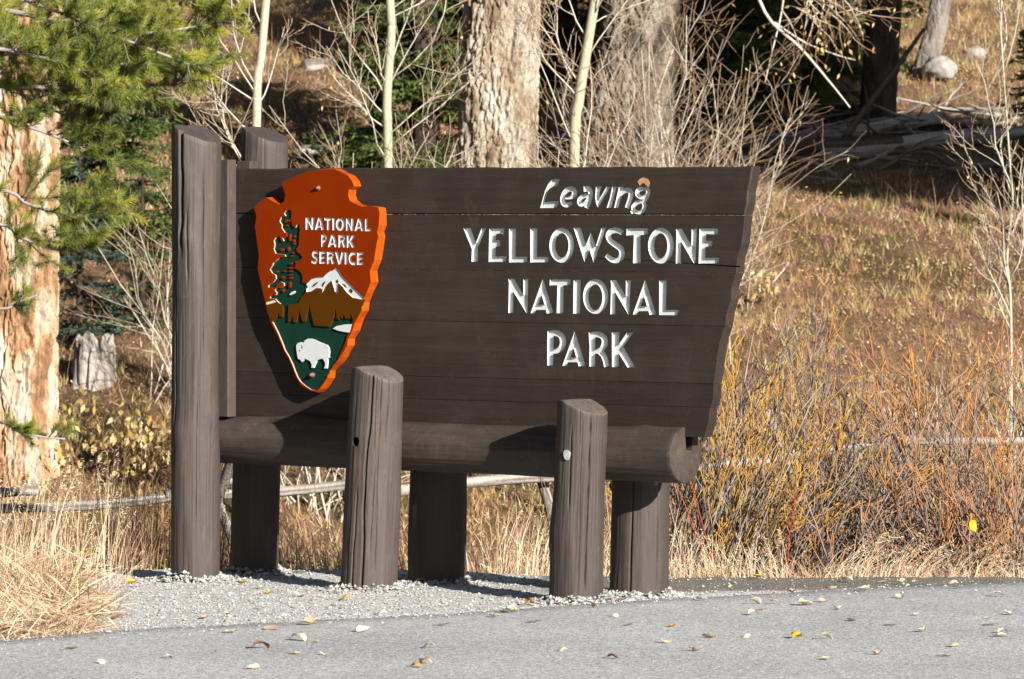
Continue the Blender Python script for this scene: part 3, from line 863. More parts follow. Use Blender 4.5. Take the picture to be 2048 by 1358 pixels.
# insert points so that the chipped rim gets small facets
rr = []
for a, b_ in zip(rim, np.roll(rim, -1, 0)):
    k = max(1, int(round(np.linalg.norm(b_ - a) / 0.045)))
    for j in range(k): rr.append(a + (b_ - a) * j / k)
rim = np.array(rr)
cen = rim.mean(0); tn = norm(np.roll(rim, -1, 0) - np.roll(rim, 1, 0)); nr = np.stack([tn[:, 1], -tn[:, 0]], -1)
if np.mean(np.sum(nr * (rim - cen), 1)) < 0: nr = -nr
rs = np.random.default_rng(3)
rings = [(0.004, rim + nr * (rs.uniform(-0.004, 0.004, (len(rim), 1)))), (EO - 0.022, rim + nr * rs.uniform(-0.003, 0.005, (len(rim), 1))), (EO, rim)]
bm = bmesh.new()
vr = [[bm.verts.new((u, -o_, z)) for u, z in ring] for o_, ring in rings]
n = len(rim)
for a, b_ in zip(vr[:-1], vr[1:]):
    for k in range(n):
        j = (k + 1) % n
        bm.faces.new((a[k], a[j], b_[k])); bm.faces.new((a[j], b_[j], b_[k]))
bm.faces.new(vr[0]); bm.faces.new(vr[-1][::-1])
eme = bm_mesh(bm, 'emblem'); eme.materials.append(M['orange']); eme.materials.append(M['rim'])
for p_ in eme.polygons: p_.material_index = 0 if abs(p_.normal.y) > 0.9 else 1

tree = [(320, 108), (352, 115), (356, 170), (350, 215), (365, 290), (400, 312), (420, 275), (448, 278), (450, 340), (440, 420), (440, 500), (410, 560), (425, 595), (455, 610), (478, 645), (470, 665), (430, 690), (402, 720), (392, 770), (440, 800), (470, 830), (482, 880), (475, 935), (528, 942), (530, 975), (525, 1020), (508, 1052), (470, 1110), (440, 1165), (400, 1183), (325, 1190), (322, 1400), (258, 1400), (260, 1200), (200, 1152), (170, 1118), (110, 1112), (120, 1085), (180, 1075), (190, 1050), (165, 1020), (180, 998), (240, 992), (272, 970), (268, 938), (235, 925), (192, 955), (185, 985), (95, 990), (95, 965), (150, 930), (180, 890), (175, 850), (135, 825), (110, 785), (140, 740), (150, 710), (180, 690), (220, 652), (288, 640), (280, 620), (175, 605), (155, 560), (165, 500), (155, 460), (180, 420), (215, 408), (230, 440), (247, 472), (266, 463), (252, 425), (283, 420), (283, 380), (265, 345), (245, 320), (245, 280), (220, 240), (240, 190), (290, 182), (270, 150), (295, 120)]
meadow = [(150, 442), (210, 560), (268, 700), (292, 768), (342, 850), (384, 940), (412, 1018), (442, 1088), (482, 1148), (540, 1196), (600, 1235), (662, 1246), (715, 1195), (782, 1098), (822, 1020), (862, 948), (920, 878), (950, 800), (1000, 700), (1030, 600), (1062, 520), (1098, 430), (1098, 320), (900, 230), (580, 190), (335, 210), (270, 220), (200, 230), (120, 330), (120, 390)]
cb = bmesh.new()
prism_bm(cb, uz(tree, Z5, EO), -EO - 0.02, -EO + 0.0095, 0, 1, 0)
prism_bm(cb, uz(meadow, Z6, EO), -EO - 0.02, -EO + 0.0095, 0, 1, 0)
eme = boolean(eme, cb, True, [M['green'], M['pale']])
snow = [(525, 1040), (530, 950), (590, 890), (650, 872), (720, 868), (760, 830), (800, 800), (835, 790), (860, 768), (890, 800), (930, 865), (1000, 935), (1095, 1030), (1180, 1112), (1150, 1126), (1050, 1105), (985, 1050), (935, 980), (890, 940), (886, 1000), (878, 1070), (850, 1040), (830, 970), (810, 910), (770, 950), (740, 1000), (700, 1070), (712, 1010), (690, 1000), (640, 995), (580, 1035)]
cb = bmesh.new()
prism_bm(cb, uz(snow, Z5, EO), -EO - 0.02, -EO + 0.006)
# small condensed capitals
def cap(ch):
    B = {'N': [('p', [(0, 0), (.34, 0), (.70, .62), (.70, 0), (1, 0), (1, 1), (.68, 1), (.30, .36), (.30, 1), (0, 1)])],
         'A': [('p', [(.36, 0), (.64, 0), (1, 1), (.70, 1), (.5, .22), (.30, 1), (0, 1)]), ('p', [(.22, .62), (.78, .62), (.84, .80), (.16, .80)])],
         'T': [('p', [(0, 0), (1, 0), (1, .2), (.66, .2), (.66, 1), (.34, 1), (.34, .2), (0, .2)])],
         'I': [('p', [(.1, 0), (.9, 0), (.9, 1), (.1, 1)])],
         'L': [('p', [(0, 0), (.36, 0), (.36, .80), (1, .80), (1, 1), (0, 1)])],
         'E': [('p', [(0, 0), (1, 0), (1, .19), (.38, .19), (.38, .40), (.9, .40), (.9, .59), (.38, .59), (.38, .81), (1, .81), (1, 1), (0, 1)])],
         'P': [('p', [(0, 0), (.34, 0), (.34, 1), (0, 1)]), ('s', [(.16, .09), (.55, .09), (.82, .19), (.84, .38), (.58, .52), (.16, .52)], .2, False)],
         'R': [('p', [(0, 0), (.33, 0), (.33, 1), (0, 1)]), ('s', [(.16, .09), (.52, .09), (.78, .18), (.79, .36), (.54, .48), (.16, .49)], .2, False), ('p', [(.38, .46), (.66, .42), (1, 1), (.66, 1)])],
         'K': [('p', [(0, 0), (.33, 0), (.33, .42), (.64, 0), (1, 0), (.58, .48), (1, 1), (.64, 1), (.33, .58), (.33, 1), (0, 1)])],
         'V': [('p', [(0, 0), (.32, 0), (.5, .70), (.68, 0), (1, 0), (.65, 1), (.35, 1)])],
         'O': [('r', ell(.5, .5, .52, .52, 24), ell(.5, .5, .20, .31, 24))],
         'S': [('s', [(.95, .15), (.70, .08), (.35, .10), (.17, .25), (.32, .42), (.66, .55), (.84, .72), (.66, .90), (.35, .92), (.02, .84)], .23, False)],
         'C': [('s', [(.98, .13), (.72, .08), (.36, .16), (.17, .40), (.18, .64), (.38, .86), (.72, .92), (.98, .86)], .25, False)]}
    return B[ch]
def line(word, boxes):
    for ch, (x0, x1, y0, y1) in zip(word, boxes):
        yield (lambda q, x0=x0, x1=x1, y0=y0, y1=y1: Z5((x0 + q[0] * (x1 - x0), y0 + q[1] * (y1 - y0)))), cap(ch)
caps = list(line('NATIONAL', [(518, 615, 198, 335), (622, 728, 200, 338), (730, 818, 202, 340), (817, 855, 204, 342), (862, 960, 206, 345), (975, 1060, 208, 348), (1072, 1178, 210, 350), (1190, 1260, 212, 352)])) \
     + list(line('PARK', [(695, 762, 392, 530), (770, 880, 395, 533), (890, 975, 397, 536), (985, 1075, 399, 538)])) \
     + list(line('SERVICE', [(585, 662, 580, 718), (675, 745, 582, 720), (760, 845, 585, 724), (850, 958, 588, 727), (957, 995, 590, 728), (1003, 1090, 592, 731), (1100, 1172, 594, 733)]))
for Z, prims in caps: glyph_bm(cb, Z, prims, -EO - 0.02, -EO + 0.006, EO)
eme = boolean(eme, cb, True, [M['white']])
greens = take_faces(eme, ('dark_green_paint',))
whites = take_faces(eme, ('white_letter_paint',))
EMB = bpy.data.objects.new('emblem', eme); COL.objects.link(EMB); EMB.parent = SIGN
EMB['label'] = 'orange arrowhead emblem with tree, mountain and bison'
for (m2, cen, mats) in greens:
    for m_ in mats: m2.materials.append(m_)
    o = bpy.data.objects.new('tree_and_meadow', m2); COL.objects.link(o); o.parent = EMB
for (m2, cen, mats) in whites:
    if len(m2.polygons) < 2: continue
    for p_ in m2.polygons: p_.material_index = 0
    m2.materials.append(M['white'])
    big_ = max(v_.co.x for v_ in m2.vertices) - min(v_.co.x for v_ in m2.vertices) > 0.14
    o = bpy.data.objects.new('snow_cap' if big_ else 'letter', m2); COL.objects.link(o); o.parent = EMB
def inlay(name, poly, Z, mt, y_front=-EO - 0.0012, y_back=-EO + 0.0115, bev=0.0):
    bm_ = bmesh.new(); prism_bm(bm_, uz(poly, Z, EO), y_front, y_back)
    return ob(name, bm_mesh(bm_, name), mt, EMB, world=False)
inlay('mountain', [(1108, 424), (1095, 408), (1070, 330), (1052, 395), (1010, 400), (988, 345), (965, 395), (940, 370), (932, 415), (908, 398), (893, 270), (870, 380), (820, 492), (640, 480), (615, 380), (585, 235), (560, 320), (530, 432), (500, 430), (485, 370), (462, 290), (450, 350), (425, 440), (395, 440), (385, 345), (350, 430), (330, 435), (335, 230), (410, 226), (452, 212), (470, 180), (500, 130), (550, 86), (605, 80), (665, 40), (715, 46), (735, 60), (728, 108), (775, 45), (800, 0), (845, -52), (866, 10), (886, 80), (915, 112), (925, 40), (928, -20), (975, 20), (1028, 95), (1095, 152), (1200, 176), (1228, 168), (1205, 240), (1188, 320), (1130, 400)], Z6, M['brown'])
inlay('mountain', [(80, 238), (185, 206), (256, 240), (271, 270), (268, 375), (235, 370), (215, 320), (200, 380), (160, 430), (145, 430), (112, 380), (92, 290)], Z6, M['brown'])
inlay('snow_cap', [(74, 206), (168, 181), (188, 203), (82, 234)], Z6, M['white'], -EO - 0.002)
inlay('lake', [(862, 515), (905, 485), (1000, 466), (1085, 462), (1060, 555), (1040, 560), (985, 552), (930, 540)], Z6, M['white'])
bison = [(430, 760), (428, 715), (445, 688), (480, 675), (515, 680), (530, 655), (565, 634), (605, 634), (645, 648), (690, 670), (745, 692), (790, 710), (812, 745), (818, 800), (812, 830), (815, 858), (800, 862), (790, 842), (798, 900), (795, 940), (790, 984), (757, 984), (770, 950), (770, 915), (742, 870), (710, 872), (682, 888), (672, 878), (660, 920), (640, 960), (634, 978), (608, 976), (612, 940), (595, 900), (560, 880), (522, 868), (515, 895), (495, 910), (475, 880), (448, 870), (440, 820)]
BIS = inlay('bison', bison, Z6, M['white'])
for nm_, pts in (('horn', [(490, 748), (505, 745), (500, 722), (492, 705), (496, 728)]), ('eye', ell(470, 775, 7, 7, 8))):
    bm = bmesh.new(); prism_bm(bm, uz(pts, Z6, EO), -EO - 0.0022, -EO - 0.0005)
    ob(nm_, bm_mesh(bm, nm_), M['green'], EMB, world=False)
for (x, y, rx, ry) in [(295, 240, 14, 25), (330, 235, 10, 20), (305, 290, 12, 12), (290, 395, 14, 42), (338, 425, 14, 55), (390, 412, 11, 15), (380, 462, 14, 20), (390, 495, 12, 14), (245, 563, 27, 21), (322, 555, 15, 35), (373, 598, 16, 12), (355, 635, 14, 12), (410, 700, 18, 14), (350, 720, 26, 16), (352, 770, 30, 17), (345, 806, 26, 13), (345, 850, 26, 11), (345, 882, 28, 15), (337, 960, 17, 45), (190, 812, 23, 17), (280, 805, 19, 12), (256, 875, 25, 19), (262, 1025, 14, 25)]:
    inlay('tree_gap', ell(x, y, rx * 0.72, ry * 0.72, 9), Z5, M['orange'])
inlay('tree_gap', [(335, 1068), (355, 1045), (385, 1030), (397, 1040), (380, 1062), (345, 1078)], Z5, M['white'])
for pts in ([(575, 985), (610, 945), (655, 920), (625, 960), (590, 985)], [(690, 960), (712, 930), (738, 915), (720, 950), (700, 985)], [(850, 920), (868, 895), (880, 930), (865, 945)], [(925, 950), (950, 955), (975, 990), (955, 985)], [(1000, 1020), (1020, 1000), (1045, 1030), (1030, 1055), (1010, 1045)]):
    inlay('rock_face', pts, Z5, M['brown'], -EO + 0.0045)
for q in ((637, 376), (624, 750)):
    p = S(q[0], q[1], EO); lathe('bolt', [(0.013, -0.012), (0.013, 0.006), (0.008, 0.011), (0.006, 0.02)], M['metal'], EMB, (p[0], p[1], p[2]), 14)
# ------------------------------------------------------------------ gravel, litter
m, nt, b = mat_base('grey_gravel_bed', 0.9, 0.2)
v = coords(nt)
hs = nt.nodes.new('ShaderNodeSeparateColor'); nt.links.new(voro(nt, v, 85.0, 'F1', 1), hs.inputs[0])
c = ramp(nt, hs.outputs[0], [(0.0, (0.40, 0.40, 0.385)), (0.5, (0.58, 0.575, 0.555)), (1.0, (0.76, 0.755, 0.73))])
dirt = ramp(nt, noise(nt, v, 30, 6, 0.7), [(0.3, (0.15, 0.135, 0.115)), (0.62, (0.25, 0.23, 0.195)), (0.8, (0.45, 0.43, 0.39))])
# bare earth behind the road's edge, east of the posts
sx = nt.nodes.new('ShaderNodeSeparateXYZ'); nt.links.new(v, sx.inputs[0])
line_ = math_n(nt, 'SUBTRACT', sx.outputs['Y'], math_n(nt, 'MULTIPLY', sx.outputs['X'], 0.12))
fac = math_n(nt, 'ADD', line_, math_n(nt, 'MULTIPLY', noise(nt, v, 2.2, 4), 0.7))
east = ramp(nt, math_n(nt, 'ADD', sx.outputs['X'], math_n(nt, 'MULTIPLY', noise(nt, v, 3.0, 4), 0.4)), [(0.15, (0, 0, 0)), (0.45, (1, 1, 1))])
nt.links.new(mixc(nt, math_n(nt, 'MULTIPLY', east, ramp(nt, math_n(nt, 'SUBTRACT', fac, 24.85), [(0.38, (0, 0, 0)), (0.55, (1, 1, 1))])), c, dirt), b.inputs['Base Color'])
bump(nt, b, math_n(nt, 'ADD', voro(nt, v, 85.0), noise(nt, v, 40, 4)), 0.6, 0.008)
M['gravel'] = m
ob('gravel_shoulder', grid_mesh('gravel_shoulder', np.concatenate([np.arange(-12, -4, 0.5), np.arange(-4, 5, 0.04), np.arange(5, 12, 0.5)]), np.arange(21.2, 27.6, 0.045), gravel_z), M['gravel'], kind='structure')

# loose stones on it
N = 42000
X = RNG.uniform(-3.4, 3.6, N); Y = RNG.uniform(21.6, 26.75, N)
keep = (Y > road_edge(X) + RNG.exponential(0.10, N) - 0.10 - 0.55 * RNG.random(N) * (RNG.random(N) < 0.28)) & (Y < veg_edge(X) + 0.25)
bare = (X > 0.15) & (Y > 24.9 + X * 0.12)
keep &= ~(bare & (RNG.random(N) < 0.82))
X, Y = X[keep], Y[keep]; N = len(X)
sz = 0.003 + 0.008 * RNG.random(N) ** 3.0
pile = np.zeros(N)
for (mx, my, mh, mr) in MOUNDS:      # stones banked up against each post
    k_ = 420; a_ = RNG.uniform(0, 6.28, k_); r_ = 0.13 + RNG.exponential(0.045, k_)
    X = np.append(X, mx + r_ * np.cos(a_)); Y = np.append(Y, my + r_ * np.sin(a_)); sz = np.append(sz, RNG.uniform(0.004, 0.011, k_))
    pile = np.append(pile, RNG.uniform(0, 0.034, k_) * np.exp(-(r_ - 0.13) / 0.05) * (0.35 + 1.3 * fbm(np.cos(a_) * 2 + mx, np.sin(a_) * 2, 90, 2)))
N = len(X)
near = np.zeros(N)
for (mx, my, mh, mr) in MOUNDS: near = np.maximum(near, np.exp(-((X - mx) ** 2 + (Y - my) ** 2) / 0.22 ** 2))
sz = sz * (1 + 0.9 * near)
octv = np.array([[1, 0, 0], [0, 1, 0], [-1, 0, 0], [0, -1, 0], [0, 0, 0.8], [0, 0, -0.8]], float)
octf = np.array([[0, 1, 4], [1, 2, 4], [2, 3, 4], [3, 0, 4], [1, 0, 5], [2, 1, 5], [3, 2, 5], [0, 3, 5]])
az = RNG.uniform(0, 6.28, N); ca, sa = np.cos(az), np.sin(az)
vv = octv[None] * RNG.uniform(0.6, 1.35, (N, 6, 1))
vx = vv[..., 0] * ca[:, None] - vv[..., 1] * sa[:, None]; vy = vv[..., 0] * sa[:, None] + vv[..., 1] * ca[:, None]
V = np.stack([vx, vy, vv[..., 2] * RNG.uniform(0.5, 1, (N, 1))], -1) * sz[:, None, None]
V += np.stack([X, Y, np.where(Y < road_edge(X), 0.012, gravel_z(X, Y)) + sz * 0.35 + pile], -1)[:, None, :]
Fv = (octf[None] + (np.arange(N) * 6)[:, None, None]).reshape(-1, 3)
M['stone'] = tint_mat('gravel_stone', [(0.0, (0.26, 0.255, 0.245)), (0.5, (0.40, 0.395, 0.38)), (1.0, (0.58, 0.57, 0.55))], 0.85)
ob('gravel', make_mesh('gravel', V.reshape(-1, 3), [Fv], False, np.repeat(RNG.random(N), 6)), M['stone'], label='loose grey gravel stones on the shoulder round the posts', cat='gravel', kind='stuff')

# dead pine needles on the gravel
s_ = Soup(); N = 900
X = RNG.uniform(-2.2, 1.6, N); Y = road_edge(X) + RNG.uniform(0.0, 2.4, N); ok = Y < veg_edge(X); X, Y = X[ok], Y[ok]; N = len(X)
cl = fbm(X * 2.5, Y * 2.5, 77, 3); ok = cl + RNG.normal(0, 0.08, N) > 0.52; X, Y = X[ok], Y[ok]; N = len(X)
a = RNG.normal(0.2, 0.6, N)
s_.cards(np.stack([X, Y, gravel_z(X, Y) + 0.012], -1), np.stack([np.cos(a), np.sin(a), RNG.normal(0, 0.06, N)], -1), np.tile([0, 0, 1.0], (N, 1)) + RNG.normal(0, .3, (N, 3)), RNG.uniform(0.03, 0.07, N), 0.003, RNG.random(N), shape='n')
M['deadneedle'] = tint_mat('dead_needles', [(0, (0.30, 0.10, 0.035)), (1, (0.42, 0.22, 0.10))])
ob('needle_litter', s_.mesh('needle_litter'), M['deadneedle'], label='rusty dead pine needles strewn over the grey gravel', cat='needles', kind='stuff')

# ------------------------------------------------------------------ fallen leaves
def leaf_mesh(name, L, Wd, seed, curl, fold, stem=0.45):
    r = np.random.default_rng(seed)
    n = 9; t = np.linspace(0, 1, n)
    hw = Wd / 2 * np.sin(np.pi * np.clip(t, 0, 1) ** 0.72) ** 0.8 * (1 - 0.25 * t)
    hw[-1] = 0.0004; hw[0] = 0.001
    cols = np.array([-1, -0.55, 0, 0.55, 1.0])
    V = []
    for i in range(n):
        for k in cols:
            x = (t[i] - 0.5) * L; y = k * hw[i] * (1 + 0.06 * math.sin(t[i] * 31 + k * 3))
            z = curl * (t[i] - 0.5) ** 2 * L * 2.0 + fold * abs(k) ** 1.4 * hw[i] + 0.0022 * math.sin(t[i] * 13 + k * 4 + seed) + r.normal(0, 0.0006)
            V.append((x, y, z))
    q = [(i * 5 + k, i * 5 + k + 1, i * 5 + k + 6, i * 5 + k + 5) for i in range(n - 1) for k in range(4)]
    V = np.array(V); zmin = V[:, 2].min()
    # stalk
    b0 = len(V); sl_ = L * stem; px_ = []
    for i, tt_ in enumerate((0, 0.5, 1.0)):
        for dy in (-0.0009, 0.0009):
            px_.append((-L / 2 - sl_ * tt_, dy + 0.18 * sl_ * tt_ ** 2, V[2, 2] + 0.10 * sl_ * math.sin(tt_ * 3)))
    V = np.concatenate([V, px_])
    for i in range(2): q.append((b0 + 2 * i, b0 + 2 * i + 1, b0 + 2 * i + 3, b0 + 2 * i + 2))
    V[:, 2] -= zmin
    return make_mesh(name, V, [np.array(q)], True)

def leaf_mat(name, c0, c1):
    m, nt, b = mat_base(name, 0.6, 0.3)
    n_ = noise(nt, coords(nt), 45, 5, 0.65)
    c = ramp(nt, n_, [(0.3, c0), (0.68, c1)])
    nt.links.new(c, b.inputs['Base Color'])
    tr = nt.nodes.new('ShaderNodeBsdfTranslucent'); nt.links.new(c, tr.inputs[0])
    mx = nt.nodes.new('ShaderNodeMixShader'); mx.inputs[0].default_value = 0.25
    nt.links.new(b.outputs[0], mx.inputs[1]); nt.links.new(tr.outputs[0], mx.inputs[2]); nt.links.new(mx.outputs[0], nt.nodes['Material Output'].inputs[0])
    return m
LM = {'pale': leaf_mat('pale_leaf', (0.62, 0.56, 0.38), (0.80, 0.76, 0.60)), 'tan': leaf_mat('tan_leaf', (0.52, 0.39, 0.23), (0.70, 0.58, 0.40)),
      'yellow': leaf_mat('yellow_leaf', (0.68, 0.40, 0.015), (0.80, 0.56, 0.04)), 'brown': leaf_mat('brown_leaf', (0.20, 0.11, 0.06), (0.36, 0.23, 0.14)), 'orange': leaf_mat('orange_leaf', (0.55, 0.26, 0.03), (0.66, 0.38, 0.08))}
leafvar = [leaf_mesh('leaf', 0.072, 0.056, 1, 0.4, 0.3), leaf_mesh('leaf', 0.085, 0.058, 2, -0.45, 0.4), leaf_mesh('leaf', 0.06, 0.05, 3, 0.9, 0.65), leaf_mesh('leaf', 0.09, 0.06, 4, 0.12, 0.15),
           leaf_mesh('leaf', 0.065, 0.045, 5, -0.7, -0.45), leaf_mesh('leaf', 0.078, 0.06, 6, 0.25, 0.8)]
leafme = {(i, k): None for i in range(6) for k in LM}
GRP = {'pale': ('pale cream fallen leaf lying curled on the grey asphalt', 'pale fallen leaves on the asphalt'), 'tan': ('tan dried fallen leaf lying on the grey asphalt', 'tan fallen leaves on the asphalt'),
       'brown': ('dark brown withered leaf lying on the grey asphalt', 'brown fallen leaves on the asphalt'), 'orange': ('dull orange fallen leaf lying on the grey asphalt', 'orange fallen leaves on the asphalt'), 'yellow': ('', '')}
GRPg = {'pale': ('pale cream fallen leaf lying on the grey gravel near the posts', 'pale fallen leaves on the gravel'), 'tan': ('tan dried fallen leaf lying on the grey gravel near the posts', 'tan fallen leaves on the gravel'), 'yellow': ('small yellow fallen leaf on the gravel near the posts', 'yellow fallen leaves on the gravel'), 'brown': ('dark brown leaf on the grey gravel near the posts', 'brown leaves on the gravel'), 'orange': ('dull orange leaf on the grey gravel near the posts', 'orange leaves on the gravel')}
c6 = [(1550, 145, 'pale'), (1940, 140, 'pale'), (970, 170, 'pale'), (1045, 170, 'tan'), (990, 195, 'tan'), (965, 215, 'pale'), (1305, 193, 'pale'), (1615, 217, 'pale'), (1910, 228, 'pale'), (1995, 215, 'pale'), (1915, 258, 'pale'), (1520, 258, 'pale'), (1640, 285, 'pale'), (1965, 290, 'pale'), (1950, 305, 'pale'), (415, 222, 'pale'), (90, 245, 'pale'), (465, 257, 'tan'), (640, 262, 'orange'), (785, 308, 'tan'), (940, 305, 'pale'), (1135, 310, 'yellow'), (1250, 315, 'pale'), (615, 328, 'tan'), (205, 360, 'pale'), (730, 362, 'tan'), (400, 393, 'brown'), (1770, 345, 'tan'), (1740, 383, 'pale'), (1260, 397, 'pale'), (1460, 376, 'tan'), (760, 153, 'pale'), (335, 185, 'tan'), (1355, 240, 'tan'), (1175, 175, 'tan'), (1250, 162, 'tan'), (55, 193, 'pale'), (5, 198, 'pale'), (70, 155, 'orange'),
      (1280, 100, 'pale'), (1120, 116, 'tan'), (1555, 68, 'pale'), (1765, 74, 'pale'), (1340, 62, 'pale'), (1490, 62, 'tan'), (980, 47, 'yellow'), (885, 80, 'pale'), (1405, 116, 'pale'), (1780, 106, 'pale'), (290, 145, 'tan'), (440, 147, 'brown')]
c7 = [(930, 345, 'pale'), (375, 370, 'pale'), (280, 413, 'tan'), (405, 470, 'pale'), (670, 450, 'pale'), (1010, 495, 'pale'), (1040, 411, 'brown'), (1185, 433, 'tan'), (1295, 437, 'pale'), (1190, 378, 'pale'), (1262, 387, 'pale'), (1455, 342, 'pale'), (1765, 318, 'pale'), (1720, 410, 'tan'), (1705, 472, 'tan'), (1665, 488, 'orange'), (910, 312, 'tan'), (1090, 332, 'tan'), (1240, 312, 'tan'), (855, 428, 'tan'), (815, 267, 'tan'), (1200, 180, 'pale'), (1070, 172, 'yellow'), (1040, 153, 'pale'), (520, 128, 'yellow'), (1050, 228, 'pale'), (1530, 250, 'pale'), (1600, 115, 'pale'), (1980, 282, 'tan'), (2030, 262, 'pale'), (910, 255, 'tan'), (470, 265, 'brown'), (1330, 222, 'tan'), (1195, 90, 'pale'), (1390, 196, 'yellow'), (965, 135, 'orange')]
spots = [(1024 + x / 2, 1130 + y / 2, k) for x, y, k in c6] + [(x / 2, 1100 + y / 2, k) for x, y, k in c7]
for n_, (px, py, k) in enumerate(spots):
    Yd = F * CH / (py - HY); Xd = (px - CX) / F * Yd
    onroad = Yd < float(road_edge(Xd)) - 0.02
    zg = 0.019 if onroad else float(gravel_z(Xd, Yd)) + 0.008
    i = (n_ * 5 + int(px)) % 6
    if leafme[(i, k)] is None:
        mm = leafvar[i].copy(); mm.materials.append(LM[k]); leafme[(i, k)] = mm
    o = bpy.data.objects.new('fallen_leaf', leafme[(i, k)]); COL.objects.link(o)
    o.location = (Xd, Yd, zg); rr_ = random.Random(n_)
    o.rotation_euler = (rr_.uniform(-0.1, 0.45) * rr_.choice([1, 1, 1, -1]), rr_.uniform(-0.3, 0.15), rr_.choice([0, math.pi]) + rr_.gauss(0, 0.7))
    sc_ = rr_.uniform(0.62, 1.05); o.scale = (sc_, sc_, sc_)
    lab, grp = (GRP if onroad else GRPg)[k]
    shp = ('slightly cupped', 'arched', 'tightly curled', 'nearly flat', 'humped', 'half folded')[i]
    lab, grp = shp + ' ' + lab.replace(' curled', ''), shp + ' ' + grp
    if k == 'yellow' and onroad: lab, grp = 'bright yellow fallen leaf standing out on the grey asphalt', None; o.scale = (1.25,) * 3
    if (px, py) == (260.0, 1164.0): lab, grp = 'bright yellow fallen leaf on gravel left of the tall front post', None
    tag(o, lab, 'leaf', grp)

# ------------------------------------------------------------------ ground cover
def tiltvec(n, sx, sy, sz=0.0):
    return np.stack([RNG.normal(0, 1, n) * sx, RNG.normal(0, 1, n) * sy, RNG.normal(0, 1, n) * sz], -1)
STRAW = [(0.0, (0.17, 0.085, 0.05)), (0.25, (0.42, 0.23, 0.14)), (0.5, (0.60, 0.42, 0.27)), (0.8, (0.78, 0.65, 0.45)), (0.93, (0.84, 0.75, 0.57)), (1.0, (0.40, 0.38, 0.10))]
M['straw'] = tint_mat('straw_grass', STRAW, 0.65, 0.3, 0.2)
HILLS = [(0.0, (0.10, 0.05, 0.05)), (0.15, (0.28, 0.14, 0.13)), (0.3, (0.36, 0.20, 0.085)), (0.5, (0.48, 0.31, 0.135)), (0.7, (0.58, 0.42, 0.20)), (0.82, (0.76, 0.65, 0.44)), (0.9, (0.36, 0.30, 0.09)), (1.0, (0.20, 0.19, 0.05))]
M['hillgrass'] = tint_mat('dry_hillside_cover', HILLS, 0.75, 0.2, 0.15)

def hill_points(n, y0, y1, pw=1.0):
    Y = y0 + (y1 - y0) * RNG.random(n) ** pw
    X = RNG.uniform(-1, 1, n) * (0.115 * Y + 0.6)
    o_ = RNG.random(n) < 0.16; X[o_] = RNG.choice([-1, 1], o_.sum()) * (0.115 * Y[o_] + 0.6 + np.abs(RNG.normal(0, 1.3, o_.sum())))
    return X, Y
def not_shade_zone(X, Y, keep=0.12):  # thins the pale cover where shade is painted into the soil
    r = ((X - SHADE_ZONE[0]) / SHADE_ZONE[2]) ** 2 + ((Y - SHADE_ZONE[1]) / SHADE_ZONE[3]) ** 2 + (fbm(X * 1.4, Y * 1.4, 66, 3) - 0.5) * 0.8
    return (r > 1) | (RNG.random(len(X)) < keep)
s_ = Soup()
N = 330000
X, Y = hill_points(N, 26.6, 64.0, 0.9)
ok = (Y > veg_edge(X) + 0.08) & not_shade_zone(X, Y); X, Y = X[ok], Y[ok]; N = len(X)
Pg = np.stack([X, Y, terrain(X, Y) - 0.01], -1)
patch = fbm(X * 0.9, Y * 0.7, 51, 4); patch2 = fbm(X * 2.6 + 7, Y * 2.2, 57, 3)
H = (0.02 + 0.085 * RNG.random(N) ** 2.2) * (0.5 + 1.1 * patch)
ti = np.clip(0.10 + 0.75 * (patch2 - 0.3) + RNG.normal(0, 0.22, N), 0.0, 0.84)
ol = RNG.random(N) < 0.55 * sstep(0.52, 0.68, patch); ti[ol] = RNG.uniform(0.80, 1.0, ol.sum())
pk = RNG.random(N) < 0.22; ti[pk] = RNG.uniform(0.0, 0.2, pk.sum())
s_.cards(Pg, tiltvec(N, 0.05, 0.03) + np.array([-0.01, 0, 0]) + np.array([0, 0, 1.0]) * H[:, None], np.array([0.1, -1, 0]) + RNG.normal(0, 0.4, (N, 3)), H * 1.15, RNG.uniform(0.005, 0.0115, N), ti, shape='t')
# denser tufts
nc_ = 5200; k_ = 16
X, Y = hill_points(nc_, 27.5, 60.0, 0.85)
tf = RNG.uniform(0.5, 1.6, nc_); tc = np.where(RNG.random(nc_) < 0.3, RNG.uniform(0.84, 1.0, nc_), RNG.uniform(0.0, 0.6, nc_))
ok = not_shade_zone(X, Y); X, Y, tf, tc = X[ok], Y[ok], tf[ok], tc[ok]; nc_ = len(X)
X = np.repeat(X, k_) + RNG.normal(0, 0.035, nc_ * k_); Y = np.repeat(Y, k_) + RNG.normal(0, 0.035, nc_ * k_)
s_.cards(np.stack([X, Y, terrain(X, Y) - 0.01], -1), tiltvec(nc_ * k_, 0.4, 0.3) + np.array([0, 0, 1.0]), np.array([0.1, -1, 0]) + RNG.normal(0, 0.4, (nc_ * k_, 3)), np.repeat(tf, k_) * RNG.uniform(0.04, 0.14, nc_ * k_), RNG.uniform(0.004, 0.009, nc_ * k_), np.clip(np.repeat(tc, k_) + RNG.normal(0, 0.06, nc_ * k_), 0, 1), shape='t')
